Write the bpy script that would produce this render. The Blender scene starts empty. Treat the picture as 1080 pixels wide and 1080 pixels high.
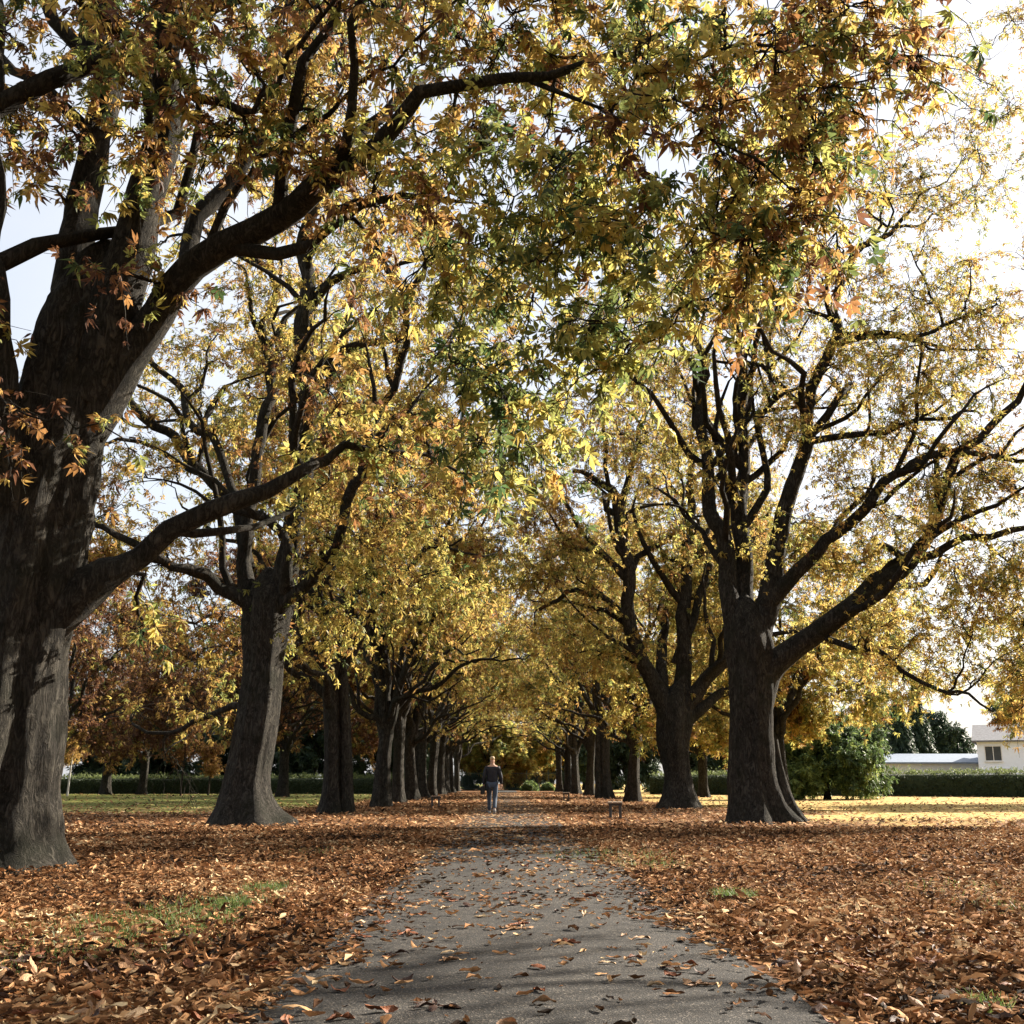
import bpy, bmesh, math, random
import numpy as np
from mathutils import Vector, Matrix, noise as mnoise

R = math.radians
rng = np.random.default_rng(11)
random.seed(7)
scene = bpy.context.scene
col = scene.collection
UP = np.array([0., 0., 1.])

# ------------------------------------------------------------------ camera
EYE = 1.0
PITCH = R(13.6245)
YAW = R(0.34)
FPX = 1180.0
cam_d = bpy.data.cameras.new('camera')
cam = bpy.data.objects.new('camera', cam_d)
col.objects.link(cam)
cam_d.sensor_width = 36.0
cam_d.lens = 36.0 * FPX / 1080.0
cam_d.clip_start = 0.05
cam_d.clip_end = 3000
cam.location = (0, 0, EYE)
cam.rotation_euler = (R(90) + PITCH, 0, -YAW)
scene.camera = cam
CF = np.array([math.sin(YAW) * math.cos(PITCH), math.cos(YAW) * math.cos(PITCH), math.sin(PITCH)])
CR = np.array([math.cos(YAW), -math.sin(YAW), 0.])
CU = np.cross(CR, CF)

def P(px, py, Y):
    """point at distance Y up the park seen in the photo's direction (px, py)"""
    d = CF * FPX + CR * (px - 540.0) - CU * (py - 540.0)
    return np.array([0, 0, EYE]) + d * (Y / d[1])

def mpp(Y):          # metres per photo pixel at distance Y (roughly)
    return Y / FPX * 1.03

# ------------------------------------------------------------------ materials
def newmat(name):
    m = bpy.data.materials.new(name)
    m.use_nodes = True
    nt = m.node_tree
    nt.nodes.clear()
    out = nt.nodes.new('ShaderNodeOutputMaterial')
    return m, nt, out

def N(nt, typ, **kw):
    n = nt.nodes.new(typ)
    for k, v in kw.items():
        if hasattr(n, k):
            setattr(n, k, v)
        else:
            n.inputs[k].default_value = v
    return n

def ramp(nt, stops, interp='LINEAR'):
    n = nt.nodes.new('ShaderNodeValToRGB')
    n.color_ramp.interpolation = interp
    e = n.color_ramp.elements
    while len(e) > 1:
        e.remove(e[-1])
    e[0].position = stops[0][0]; e[0].color = (*stops[0][1], 1)
    for p, c in stops[1:]:
        k = e.new(p); k.color = (*c, 1)
    return n

def principled(nt, out, rough=0.8, spec=0.3):
    b = nt.nodes.new('ShaderNodeBsdfPrincipled')
    b.inputs['Roughness'].default_value = rough
    b.inputs['Specular IOR Level'].default_value = spec
    nt.links.new(b.outputs[0], out.inputs['Surface'])
    return b

def simple(name, c, rough=0.7, var=0.2, scale=8, spec=0.3, bump=0.1):
    m, nt, out = newmat(name)
    b = principled(nt, out, rough, spec)
    tc = N(nt, 'ShaderNodeTexCoord')
    nz = N(nt, 'ShaderNodeTexNoise'); nz.inputs['Scale'].default_value = scale; nz.inputs['Detail'].default_value = 5
    nt.links.new(tc.outputs['Object'], nz.inputs['Vector'])
    lo = tuple(x * (1 - var) for x in c); hi = tuple(min(1, x * (1 + var)) for x in c)
    rp = ramp(nt, [(0.3, lo), (0.7, hi)])
    nt.links.new(nz.outputs['Fac'], rp.inputs[0])
    nt.links.new(rp.outputs[0], b.inputs['Base Color'])
    if bump:
        bp = N(nt, 'ShaderNodeBump'); bp.inputs['Strength'].default_value = bump; bp.inputs['Distance'].default_value = 0.02
        nt.links.new(nz.outputs['Fac'], bp.inputs['Height'])
        nt.links.new(bp.outputs[0], b.inputs['Normal'])
    return m

def leaf_mat(name, stops, transl=0.45, rough=0.55, spec=0.35):
    """leaf colour from a per leaf tint: the leaf's own autumn colour"""
    m, nt, out = newmat(name)
    at = N(nt, 'ShaderNodeAttribute', attribute_name='tint')
    rp = ramp(nt, stops)
    nt.links.new(at.outputs['Fac'], rp.inputs[0])
    tc = N(nt, 'ShaderNodeTexCoord')
    nz = N(nt, 'ShaderNodeTexNoise'); nz.inputs['Scale'].default_value = 14; nz.inputs['Detail'].default_value = 2
    nt.links.new(tc.outputs['Object'], nz.inputs['Vector'])
    hs = N(nt, 'ShaderNodeHueSaturation')
    mr = N(nt, 'ShaderNodeMapRange'); mr.inputs[1].default_value = 0.3; mr.inputs[2].default_value = 0.7
    mr.inputs[3].default_value = 0.72; mr.inputs[4].default_value = 1.25
    nt.links.new(nz.outputs['Fac'], mr.inputs[0]); nt.links.new(mr.outputs[0], hs.inputs['Value'])
    nt.links.new(rp.outputs[0], hs.inputs['Color'])
    b = nt.nodes.new('ShaderNodeBsdfPrincipled')
    b.inputs['Roughness'].default_value = rough
    b.inputs['Specular IOR Level'].default_value = spec
    nt.links.new(hs.outputs[0], b.inputs['Base Color'])
    t = nt.nodes.new('ShaderNodeBsdfTranslucent')
    g = N(nt, 'ShaderNodeGamma'); g.inputs[1].default_value = 0.85
    nt.links.new(hs.outputs[0], g.inputs[0]); nt.links.new(g.outputs[0], t.inputs['Color'])
    mx = nt.nodes.new('ShaderNodeMixShader'); mx.inputs[0].default_value = transl
    nt.links.new(b.outputs[0], mx.inputs[1]); nt.links.new(t.outputs[0], mx.inputs[2])
    nt.links.new(mx.outputs[0], out.inputs['Surface'])
    return m

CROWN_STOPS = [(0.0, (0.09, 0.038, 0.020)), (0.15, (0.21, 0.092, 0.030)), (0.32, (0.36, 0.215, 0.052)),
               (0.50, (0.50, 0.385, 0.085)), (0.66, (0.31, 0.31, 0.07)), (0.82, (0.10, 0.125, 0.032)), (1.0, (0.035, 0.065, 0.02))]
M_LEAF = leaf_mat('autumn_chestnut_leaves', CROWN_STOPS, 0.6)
M_DARKLEAF = leaf_mat('dark_evergreen_leaves', [(0, (0.018, 0.035, 0.02)), (0.5, (0.03, 0.055, 0.028)), (1, (0.06, 0.09, 0.03))], 0.2)
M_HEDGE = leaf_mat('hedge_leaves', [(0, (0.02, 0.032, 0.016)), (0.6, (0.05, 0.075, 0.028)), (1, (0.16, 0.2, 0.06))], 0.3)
M_GREENLEAF = leaf_mat('green_leaves', [(0, (0.03, 0.055, 0.02)), (0.5, (0.08, 0.13, 0.035)), (1, (0.26, 0.31, 0.075))], 0.45)
LIT_STOPS = [(0.0, (0.020, 0.012, 0.007)), (0.2, (0.085, 0.037, 0.015)), (0.45, (0.26, 0.122, 0.050)), (0.7, (0.44, 0.25, 0.12)), (1.0, (0.60, 0.46, 0.27))]
M_LITTER = leaf_mat('fallen_leaf_litter', LIT_STOPS, 0.12, 0.8, 0.12)

def bark_mat(name, dark, light, moss, scale=1.0, strength=0.8):
    m, nt, out = newmat(name)
    b = principled(nt, out, 0.92, 0.15)
    tc = N(nt, 'ShaderNodeTexCoord')
    mp = N(nt, 'ShaderNodeMapping'); mp.inputs['Scale'].default_value = (11 * scale, 11 * scale, 3.0 * scale)
    nt.links.new(tc.outputs['Object'], mp.inputs['Vector'])
    n1 = N(nt, 'ShaderNodeTexNoise'); n1.inputs['Scale'].default_value = 1.0; n1.inputs['Detail'].default_value = 10; n1.inputs['Roughness'].default_value = 0.68; n1.inputs['Distortion'].default_value = 0.9
    nt.links.new(mp.outputs[0], n1.inputs['Vector'])
    n4 = N(nt, 'ShaderNodeTexNoise'); n4.inputs['Scale'].default_value = 5.0; n4.inputs['Detail'].default_value = 8; n4.inputs['Roughness'].default_value = 0.7
    nt.links.new(tc.outputs['Object'], n4.inputs['Vector'])
    # ridges: distance of the noise from its middle value
    sb = N(nt, 'ShaderNodeMath', operation='SUBTRACT'); nt.links.new(n1.outputs['Fac'], sb.inputs[0]); sb.inputs[1].default_value = 0.5
    ab = N(nt, 'ShaderNodeMath', operation='ABSOLUTE'); nt.links.new(sb.outputs[0], ab.inputs[0])
    vm = N(nt, 'ShaderNodeMapRange'); vm.inputs[2].default_value = 0.13; nt.links.new(ab.outputs[0], vm.inputs[0])
    mul = N(nt, 'ShaderNodeMath', operation='MULTIPLY_ADD')
    nt.links.new(vm.outputs[0], mul.inputs[0]); mul.inputs[1].default_value = 0.6; nt.links.new(n4.outputs['Fac'], mul.inputs[2])
    rp = ramp(nt, [(0.35, dark), (0.7, tuple((a + c) / 2 for a, c in zip(dark, light))), (1.05, light)])
    nt.links.new(mul.outputs[0], rp.inputs[0])
    n2 = N(nt, 'ShaderNodeTexNoise'); n2.inputs['Scale'].default_value = 1.6; n2.inputs['Detail'].default_value = 6
    nt.links.new(tc.outputs['Object'], n2.inputs['Vector'])
    mr = N(nt, 'ShaderNodeMapRange'); mr.inputs[1].default_value = 0.5; mr.inputs[2].default_value = 0.7; mr.inputs[4].default_value = 0.55
    nt.links.new(n2.outputs['Fac'], mr.inputs[0])
    mx = N(nt, 'ShaderNodeMix', data_type='RGBA')
    nt.links.new(mr.outputs[0], mx.inputs[0]); nt.links.new(rp.outputs[0], mx.inputs[6]); mx.inputs[7].default_value = (*moss, 1)
    nt.links.new(mx.outputs[2], b.inputs['Base Color'])
    bp = N(nt, 'ShaderNodeBump'); bp.inputs['Strength'].default_value = strength; bp.inputs['Distance'].default_value = 0.09
    nt.links.new(mul.outputs[0], bp.inputs['Height']); nt.links.new(bp.outputs[0], b.inputs['Normal'])
    return m

M_BARK = bark_mat('chestnut_bark', (0.002, 0.0018, 0.0016), (0.062, 0.056, 0.046), (0.013, 0.015, 0.008))
M_BARK2 = bark_mat('dark_bark', (0.004, 0.0035, 0.003), (0.04, 0.035, 0.028), (0.02, 0.022, 0.012), 1.0, 0.6)
M_TWIG = simple('twig_bark', (0.035, 0.028, 0.022), 0.9, 0.3, 6, 0.1, 0)
M_PALEBARK = simple('pale_sapling_bark', (0.5, 0.48, 0.44), 0.8, 0.15, 10)

# ------------------------------------------------------------------ object helpers
def mesh_obj(name, verts, faces_flat, nper, mat, parent=None, tint=None, smooth=False):
    """verts (V,3); faces_flat flat index array of polygons all of nper corners"""
    verts = np.ascontiguousarray(verts, dtype=np.float32)
    idx = np.ascontiguousarray(faces_flat, dtype=np.int32).ravel()
    me = bpy.data.meshes.new(name)
    nf = len(idx) // nper
    me.vertices.add(len(verts)); me.vertices.foreach_set('co', verts.ravel())
    me.loops.add(len(idx)); me.loops.foreach_set('vertex_index', idx)
    me.polygons.add(nf); me.polygons.foreach_set('loop_start', np.arange(nf, dtype=np.int32) * nper)
    me.update(calc_edges=True)
    if smooth:
        me.polygons.foreach_set('use_smooth', np.ones(nf, dtype=bool))
    if tint is not None:
        a = me.attributes.new('tint', 'FLOAT', 'FACE')
        a.data.foreach_set('value', np.ascontiguousarray(tint, dtype=np.float32))
    me.validate()
    me.materials.append(mat)
    o = bpy.data.objects.new(name, me)
    col.objects.link(o)
    o.parent = parent
    return o

def tag(o, label=None, cat=None, group=None, kind=None):
    if label: o['label'] = label
    if cat: o['category'] = cat
    if group: o['group'] = group
    if kind: o['kind'] = kind
    return o

def empty(name, loc=(0, 0, 0), rz=0.0):
    o = bpy.data.objects.new(name, None)
    o.empty_display_size = 0.3
    col.objects.link(o)
    o.location = loc; o.rotation_euler = (0, 0, rz)
    return o

def copy_tree(o, parent=None):
    c = o.copy(); col.objects.link(c); c.parent = parent
    for ch in list(o.children):
        copy_tree(ch, c)
    return c

class Acc:
    def __init__(s): s.v = []; s.f = []; s.n = 0; s.t = []
    def add(s, v, f, t=None):
        s.v.append(v); s.f.append(np.asarray(f).reshape(-1, 4) + s.n); s.n += len(v)
        if t is not None: s.t.append(t)
    def build(s, name, mat, parent=None, smooth=False):
        if not s.v: return None
        return mesh_obj(name, np.concatenate(s.v), np.concatenate(s.f), 4, mat, parent, np.concatenate(s.t) if s.t else None, smooth)

def smooth_path(pts, step):
    """Catmull-Rom through pts (n,k), resampled about every step in xyz"""
    p = np.asarray(pts, float)
    p = np.vstack([2 * p[0] - p[1], p, 2 * p[-1] - p[-2]])
    out = []
    for i in range(1, len(p) - 2):
        L = np.linalg.norm(p[i + 1, :3] - p[i, :3])
        k = max(2, int(L / step))
        t = np.linspace(0, 1, k, endpoint=False)[:, None]
        a, b, c, d = p[i - 1], p[i], p[i + 1], p[i + 2]
        out.append(0.5 * ((2 * b) + (c - a) * t + (2 * a - 5 * b + 4 * c - d) * t ** 2 + (3 * b - a - 3 * c + d) * t ** 3))
    out.append(p[-2][None])
    return np.vstack(out)

def tube(pr, sides, rough=0.0, seed=0, flare=None, lobes=None, furrow=0.0):
    """pr (n,4) centre + radius -> verts, quads. Open base, closed tip (small)."""
    n = len(pr)
    c = pr[:, :3]; r = pr[:, 3]
    tg = np.gradient(c, axis=0); tg /= np.linalg.norm(tg, axis=1)[:, None] + 1e-9
    ref = np.array([1., 0, 0]) if abs(tg[0][0]) < 0.8 else np.array([0, 1., 0])
    u = np.cross(tg[0], ref); u = np.cross(u, tg[0]); u /= np.linalg.norm(u)
    V = np.zeros((n, sides, 3))
    th = np.linspace(0, 2 * math.pi, sides, endpoint=False)
    for i in range(n):
        u = u - tg[i] * np.dot(u, tg[i]); u /= np.linalg.norm(u) + 1e-9
        w = np.cross(tg[i], u)
        rr = np.full(sides, r[i])
        if lobes is not None:
            rr = rr * lobes(th, c[i][2])
        if rough or furrow:
            for j in range(sides):
                q = Vector((math.cos(th[j]) * r[i] * 1.6 + seed, math.sin(th[j]) * r[i] * 1.6, c[i][2] * 0.55))
                k = rough * r[i] * mnoise.noise(q)
                if furrow:
                    q2 = Vector((math.cos(th[j]) * r[i] * 7 + seed, math.sin(th[j]) * r[i] * 7, c[i][2] * 1.3))
                    k += furrow * (abs(mnoise.noise(q2)) - 0.25) + furrow * 0.5 * mnoise.noise(q2 * 2.7)
                rr[j] += k
        V[i] = c[i] + np.outer(np.cos(th) * rr, u) + np.outer(np.sin(th) * rr, w)
    i = np.arange(n - 1)[:, None]; j = np.arange(sides)[None]
    a = i * sides + j; b = i * sides + (j + 1) % sides
    F = np.stack([a, b, b + sides, a + sides], -1).reshape(-1, 4)
    return V.reshape(-1, 3), F

def batch_tubes(Pn, Rn, sides=3):
    """Pn (N,k,3), Rn (N,k)"""
    Nn, k, _ = Pn.shape
    d = Pn[:, -1] - Pn[:, 0]; d /= np.linalg.norm(d, axis=1)[:, None] + 1e-9
    ref = np.tile(UP, (Nn, 1)); ref[np.abs(d[:, 2]) > 0.9] = (1, 0, 0)
    u = np.cross(d, ref); u /= np.linalg.norm(u, axis=1)[:, None] + 1e-9
    w = np.cross(d, u)
    th = np.linspace(0, 2 * math.pi, sides, endpoint=False)
    off = u[:, None, :] * np.cos(th)[None, :, None] + w[:, None, :] * np.sin(th)[None, :, None]
    V = Pn[:, :, None, :] + off[:, None] * Rn[:, :, None, None]
    base = (np.arange(Nn) * k * sides)[:, None, None]
    i = np.arange(k - 1)[None, :, None]; j = np.arange(sides)[None, None]
    a = base + i * sides + j; b = base + i * sides + (j + 1) % sides
    F = np.stack([a, b, b + sides, a + sides], -1).reshape(-1, 4)
    return V.reshape(-1, 3), F

# ---- leaf templates: a palmate compound leaf hanging from its stalk, plane z ~ 0
def palmate(nl, hi, spread=150, droop=0.35, w=0.17, seed=0):
    r = np.random.default_rng(seed)
    vs = []; fs = []
    for i in range(nl):
        a = R(-spread + 2 * spread * i / (nl - 1)) + r.normal(0, 0.2)
        L = (1.0 - 0.38 * abs(i / (nl - 1) - 0.5) * 2) * r.uniform(0.6, 1.15)
        dr = droop * r.uniform(0.1, 1.7)
        dx, dy = math.sin(a), math.cos(a)
        px_, py_ = dy, -dx
        n0 = len(vs)
        def pt(t, s, z): vs.append((dx * t * L + px_ * s, dy * t * L + py_ * s, z))
        ww = w * r.uniform(0.85, 1.2)
        if hi:
            pt(0.03, 0, 0); pt(0.62, -ww, -dr * 0.30 + 0.03); pt(0.58, 0, -dr * 0.32 - 0.035); pt(0.62, ww, -dr * 0.30 + 0.03); pt(1, 0, -dr)
            fs += [(n0, n0 + 2, n0 + 4, n0 + 1), (n0, n0 + 3, n0 + 4, n0 + 2)]
        else:
            pt(0.03, 0, 0); pt(0.62, ww, -dr * 0.4); pt(1, 0, -dr); pt(0.62, -ww, -dr * 0.4)
            fs += [(n0, n0 + 1, n0 + 2, n0 + 3)]
    return np.array(vs), np.array(fs)

LEAF_HI = [palmate(n, True, sp, dr, wd, s) for s, (n, sp, dr, wd) in enumerate(((7, 140, .5, .19), (5, 110, .7, .17), (6, 125, .4, .20), (5, 140, 1.0, .14), (4, 80, .6, .15), (7, 150, .7, .17)))]
LEAF_LO = [palmate(n, False, sp, dr, wd, s) for s, (n, sp, dr, wd) in enumerate(((5, 125, .6, .18), (5, 140, .9, .15), (4, 100, .4, .18), (3, 70, .8, .15)))]

def rot_frames(fwd, up):
    """rotation matrices (N,3,3) with columns x, y=fwd, z"""
    y = fwd / (np.linalg.norm(fwd, axis=1)[:, None] + 1e-9)
    x = np.cross(y, up); x /= np.linalg.norm(x, axis=1)[:, None] + 1e-9
    z = np.cross(x, y)
    return np.stack([x, y, z], -1)

def scatter(acc, templates, pos, fwd, up, size, tint, r):
    which = r.integers(0, len(templates), len(pos))
    for k, (tv, tf) in enumerate(templates):
        m = which == k
        if not m.any(): continue
        Rm = rot_frames(fwd[m], up[m])
        V = np.einsum('nij,kj->nki', Rm, tv) * size[m][:, None, None] + pos[m][:, None]
        F = tf[None] + (np.arange(m.sum()) * len(tv))[:, None, None]
        acc.add(V.reshape(-1, 3), F.reshape(-1, 4), np.repeat(tint[m], len(tf)))

# ------------------------------------------------------------------ tree builder
def ellips(c, rad, n, tint, green=0.0):
    return dict(c=np.asarray(c, float), r=np.asarray(rad, float), n=n, tint=tint)

def make_tree(name, label, cat, base, trunk, limbs, clumps, seed, leafs, leaf_size, twigs_per=7, leaves_per=9,
              sides=28, trunk_step=0.25, furrow=0.02, flare=0.5, bark=None, leafmat=None, droop=0.25, group=None,
              extra_low=None, twig_len=0.9, tint_sd=0.12, lobe_n=5, branch_r=1.0, limb_k=.82, side=1.0, subs=1.0, two_tone=.07, min_z=2.3):
    """base: world xy of trunk foot. trunk/limbs in world coords lists of (x,y,z,r). clumps: list of ellips()."""
    r = np.random.default_rng(seed)
    bark = bark or M_BARK
    leafmat = leafmat or M_LEAF
    root = empty(name, (base[0], base[1], 0))
    tag(root, label, cat, group)
    off = np.array([base[0], base[1], 0.])
    ph = r.uniform(0, 6.28, 4)
    def lob(th, z):
        f = math.exp(-max(z, 0) / 0.5) * flare
        l1 = np.cos(th * lobe_n + ph[0]) * 0.5 + 0.3 * np.cos(th * (lobe_n - 2) + ph[1])
        return 1 + f * (1 + 0.8 * l1) + 0.075 * np.cos(th * 3 + ph[2] + z * 0.22) + 0.045 * np.cos(th * 7 + ph[3] - z * 0.25) + 0.022 * np.cos(th * 13 + ph[1] + z * .5)
    trunk = [(q[0], q[1], q[2], q[3] * .88) for q in trunk]
    q0, q1 = np.array(trunk[-2]), np.array(trunk[-1])
    dq = (q1 - q0)[:3]; dq /= np.linalg.norm(dq)
    trunk.append((*(q1[:3] + dq * q1[3] * .9), q1[3] * .25))
    tp = smooth_path(np.asarray(trunk, float), trunk_step)
    taxis = tp.copy()
    tp[:, :3] -= off
    V, F = tube(tp, sides, rough=0.22, seed=seed * 3.1, lobes=lob, furrow=furrow)
    mesh_obj('trunk', V, F, 4, bark, root, smooth=True)
    if extra_low:
        for e in extra_low:
            ep = smooth_path(np.asarray(e, float), trunk_step); ep[:, :3] -= off
            V, F = tube(ep, max(12, sides // 2), rough=0.2, seed=seed + 5, furrow=furrow * 0.6, lobes=lob)
            mesh_obj('buttress', V, F, 4, bark, root, smooth=True)
    nodes = []; ndir = []; nrad = []; SUBP = []; SUBR = []
    for li, l in enumerate(limbs):
        la = np.array(l, float); la[:, 3] *= limb_k
        k0 = int(np.argmin(np.linalg.norm(taxis[:, :3] - la[0, :3], axis=1))); ax = taxis[k0]
        rooted = np.linalg.norm(ax[:3] - la[0, :3]) < ax[3] * 1.6
        if rooted:      # the limb grows out of the trunk's core
            dz = la[0, 3] * 2.6
            k1 = int(np.argmin(abs(taxis[:, 2] - (la[0, 2] - dz)))); a1 = taxis[k1]
            st = np.array([*(a1[:3] * .6 + la[0, :3] * .4), min(a1[3] * .7, la[0, 3] * 1.3)]); st[2] = a1[2]
            la = np.vstack([st, la]); la[1, 3] *= 1.22; la[2, 3] *= 1.04
        lp = smooth_path(la, 0.35)
        # natural wobble
        wob = np.array([[mnoise.noise(Vector((q[0] * 0.5 + li * 7, q[1] * 0.5, q[2] * 0.5 + k * 31))) for k in range(3)] for q in lp])
        env = np.minimum(1, np.arange(len(lp)) / 4.0)[:, None]
        w2 = np.array([[mnoise.noise(Vector((q[0] * 1.4 + li * 5, q[1] * 1.4 + 9, q[2] * 1.4 + k * 17))) for k in range(3)] for q in lp])
        thin = np.clip(1.4 - lp[:, 3] / .3, .35, 1.2)[:, None]
        lp[:, :3] += (wob * 0.42 + w2 * 0.2) * env * thin
        lp[:, :3] -= off
        sd = 14 if lp[0, 3] > 0.12 else 8
        V, F = tube(lp, sd, rough=0.25, seed=seed + li, furrow=furrow * 0.35)
        mesh_obj('limb', V, F, 4, bark if lp[0, 3] > 0.1 else bark, root, smooth=True)
        tg = np.gradient(lp[:, :3], axis=0); tg /= np.linalg.norm(tg, axis=1)[:, None] + 1e-9
        s = slice(max(2, len(lp) // 6), None)
        nodes += list(lp[s, :3]); ndir += list(tg[s]); nrad += list(lp[s, 3])
        Ls = len(lp) * .35
        for q in range(int(Ls * .62 * subs + .5)):
            k = int(len(lp) * r.uniform(.25, .92)); rr0 = lp[min(k, len(lp) - 1), 3] * r.uniform(.4, .65)
            if rr0 < .018: continue
            pr_ = np.cross(tg[k], r.normal(size=3)); pr_ /= np.linalg.norm(pr_)
            d0 = tg[k] * .75 + pr_ * .8 + np.array([0, 0, .15]); d0 /= np.linalg.norm(d0)
            LL = min(6.5, 1.2 + rr0 * 42) * r.uniform(.7, 1.2); m9 = 9; p = lp[k, :3].copy(); pts = [p.copy()]
            for w9 in range(m9 - 1):
                d0 = d0 + r.normal(0, .25, 3) + np.array([0, 0, .05 - droop * .12 * w9 / 4]); d0 /= np.linalg.norm(d0)
                p = p + d0 * LL / (m9 - 1); pts.append(p.copy())
            pts = np.array(pts)
            if pts[-1, 2] < pts[0, 2] - .25: continue
            rad9 = rr0 * (1 - np.linspace(0, 1, m9)) ** .8 + .012
            SUBP.append(pts); SUBR.append(rad9)
            t9 = np.gradient(pts, axis=0); t9 /= np.linalg.norm(t9, axis=1)[:, None]
            nodes += list(pts[2:]); ndir += list(t9[2:]); nrad += list(rad9[2:])
    nodes = np.array(nodes); ndir = np.array(ndir); nrad = np.array(nrad)
    # targets in the crown's clumps
    T = []; TT = []
    for c in clumps:
        n = c['n']
        d = r.normal(size=(n, 3)); d /= np.linalg.norm(d, axis=1)[:, None]
        rr = r.uniform(0.15, 1, n) ** 0.5
        T.append(c['c'] - off + d * rr[:, None] * c['r']); TT.append(np.full(n, c['tint']))
    mt = float(np.mean(TT[0])) if len(TT) else .4
    ns = int(len(nodes) * .35 * side)
    if ns:
        pick = r.integers(0, len(nodes), ns)
        d = r.normal(size=(ns, 3)) + ndir[pick] * .8 + np.array([0, 0, .25]); d /= np.linalg.norm(d, axis=1)[:, None]
        T.append(nodes[pick] + d * r.uniform(.7, 2.2, ns)[:, None]); TT.append(r.choice(np.concatenate(TT), ns))
    T = np.vstack(T); TT = np.concatenate(TT)
    dist = np.array([np.min(np.linalg.norm(nodes - t, axis=1)) for t in T])
    order = np.argsort(dist)
    BP = []; BR = []; tws = []; twd = []; twt = []
    K = 11
    tt = np.linspace(0, 1, K)
    for oi in order:
        t = T[oi]
        dv = t - nodes; dd = np.linalg.norm(dv, axis=1)
        al = np.einsum('ij,ij->i', dv, ndir) / (dd + 1e-6)
        cost = dd * (1 + 0.35 * (1 - al))
        k = int(np.argmin(cost))
        d = dd[k]
        if d < 0.3: continue
        s = nodes[k]
        rs = min(nrad[k] * 0.7, (0.017 + 0.017 * d) * branch_r)
        c1 = s + ndir[k] * d * 0.35 + r.normal(0, 0.06, 3) * d
        c2 = t + np.array([0, 0, droop * d * 0.8]) - (t - s) * 0.25 + r.normal(0, 0.07, 3) * d
        B = ((1 - tt) ** 3)[:, None] * s + (3 * (1 - tt) ** 2 * tt)[:, None] * c1 + (3 * (1 - tt) * tt ** 2)[:, None] * c2 + (tt ** 3)[:, None] * t
        B[1:-1] += r.normal(0, 0.032, (K - 2, 3)) * min(d, 3)
        rad = rs * (1 - tt) ** .8 + 0.007
        BP.append(B); BR.append(rad)
        tg = np.gradient(B, axis=0); tg /= np.linalg.norm(tg, axis=1)[:, None] + 1e-9
        nodes = np.vstack([nodes, B[2:]]); ndir = np.vstack([ndir, tg[2:]]); nrad = np.concatenate([nrad, rad[2:]])
        # twigs along the outer part
        m = twigs_per
        u = r.uniform(0.35, 1.0, m) if d > 1.2 else r.uniform(0.2, 1, m)
        ii = np.clip((u * (K - 1)).astype(int), 0, K - 1)
        dirs = tg[ii] * 0.7 + r.normal(0, 0.65, (m, 3)) + np.array([0, 0, 0.1 - droop])
        dirs /= np.linalg.norm(dirs, axis=1)[:, None]
        tws.append(B[ii]); twd.append(dirs); twt.append(np.full(m, TT[oi] + r.normal(0, tint_sd * 0.8)))
    BP = np.array(BP); BR = np.array(BR)
    a = Acc()
    v, f = batch_tubes(BP, BR, 5); a.add(v, f)
    if SUBP:
        v, f = batch_tubes(np.array(SUBP), np.array(SUBR), 7); a.add(v, f)
    S = np.vstack(tws); D = np.vstack(twd); TW = np.concatenate(twt)
    L = r.uniform(0.5, 1.25, len(S)) * twig_len
    kk = 5
    ts = np.linspace(0, 1, kk)[None, :, None]
    TP = S[:, None] + D[:, None] * ts * L[:, None, None] + np.array([0, 0, -droop * 0.9]) * (ts ** 2) * L[:, None, None]
    TP[:, 1:] += r.normal(0, 0.03, TP[:, 1:].shape) * L[:, None, None]
    TR = np.linspace(0.013, 0.005, kk)[None] * np.ones((len(S), 1)) * (leaf_size / 0.2)
    v, f = batch_tubes(TP, TR, 3); a.add(v, f)
    a.build('branchwork', M_BARK2, root)
    # leaves on twigs
    n = len(S) * leaves_per
    ti = np.repeat(np.arange(len(S)), leaves_per)
    u = r.uniform(0.15, 1.05, n)
    idx = np.clip((u * (kk - 1)), 0, kk - 1.001); i0 = idx.astype(int); fr = (idx - i0)[:, None]
    pos = TP[ti, i0] * (1 - fr) + TP[ti, i0 + 1] * fr
    out = D[ti] * 0.6 + r.normal(0, 0.6, (n, 3)); out[:, 2] -= 0.4
    out /= np.linalg.norm(out, axis=1)[:, None]
    pos = pos + out * (r.uniform(0.2, 0.7, n) * leaf_size)[:, None]
    upv = r.normal(0, 0.55, (n, 3)) + np.array([0, 0, 1.0])
    sz = leaf_size * r.uniform(0.4, 1.3, n)
    keep = pos[:, 2] > min_z + .8 * np.sin(pos[:, 0] * 2.1 + pos[:, 1])
    pos, out, upv, sz, ti = pos[keep], out[keep], upv[keep], sz[keep], ti[keep]; n = len(pos)
    green = r.random(len(S)) < two_tone
    TW = np.where(green, r.normal(.72, .08, len(S)), TW)
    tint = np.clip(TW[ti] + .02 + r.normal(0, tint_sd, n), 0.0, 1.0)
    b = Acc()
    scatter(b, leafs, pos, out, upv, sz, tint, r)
    b.build('crown', leafmat, root)
    return root

def W(px, py, Y, wpx):
    p = P(px, py, Y)
    return (p[0], p[1], p[2], wpx * mpp(Y) * 0.5 / math.cos(0.0))

AV = 'chestnut trees lining the avenue'
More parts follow.
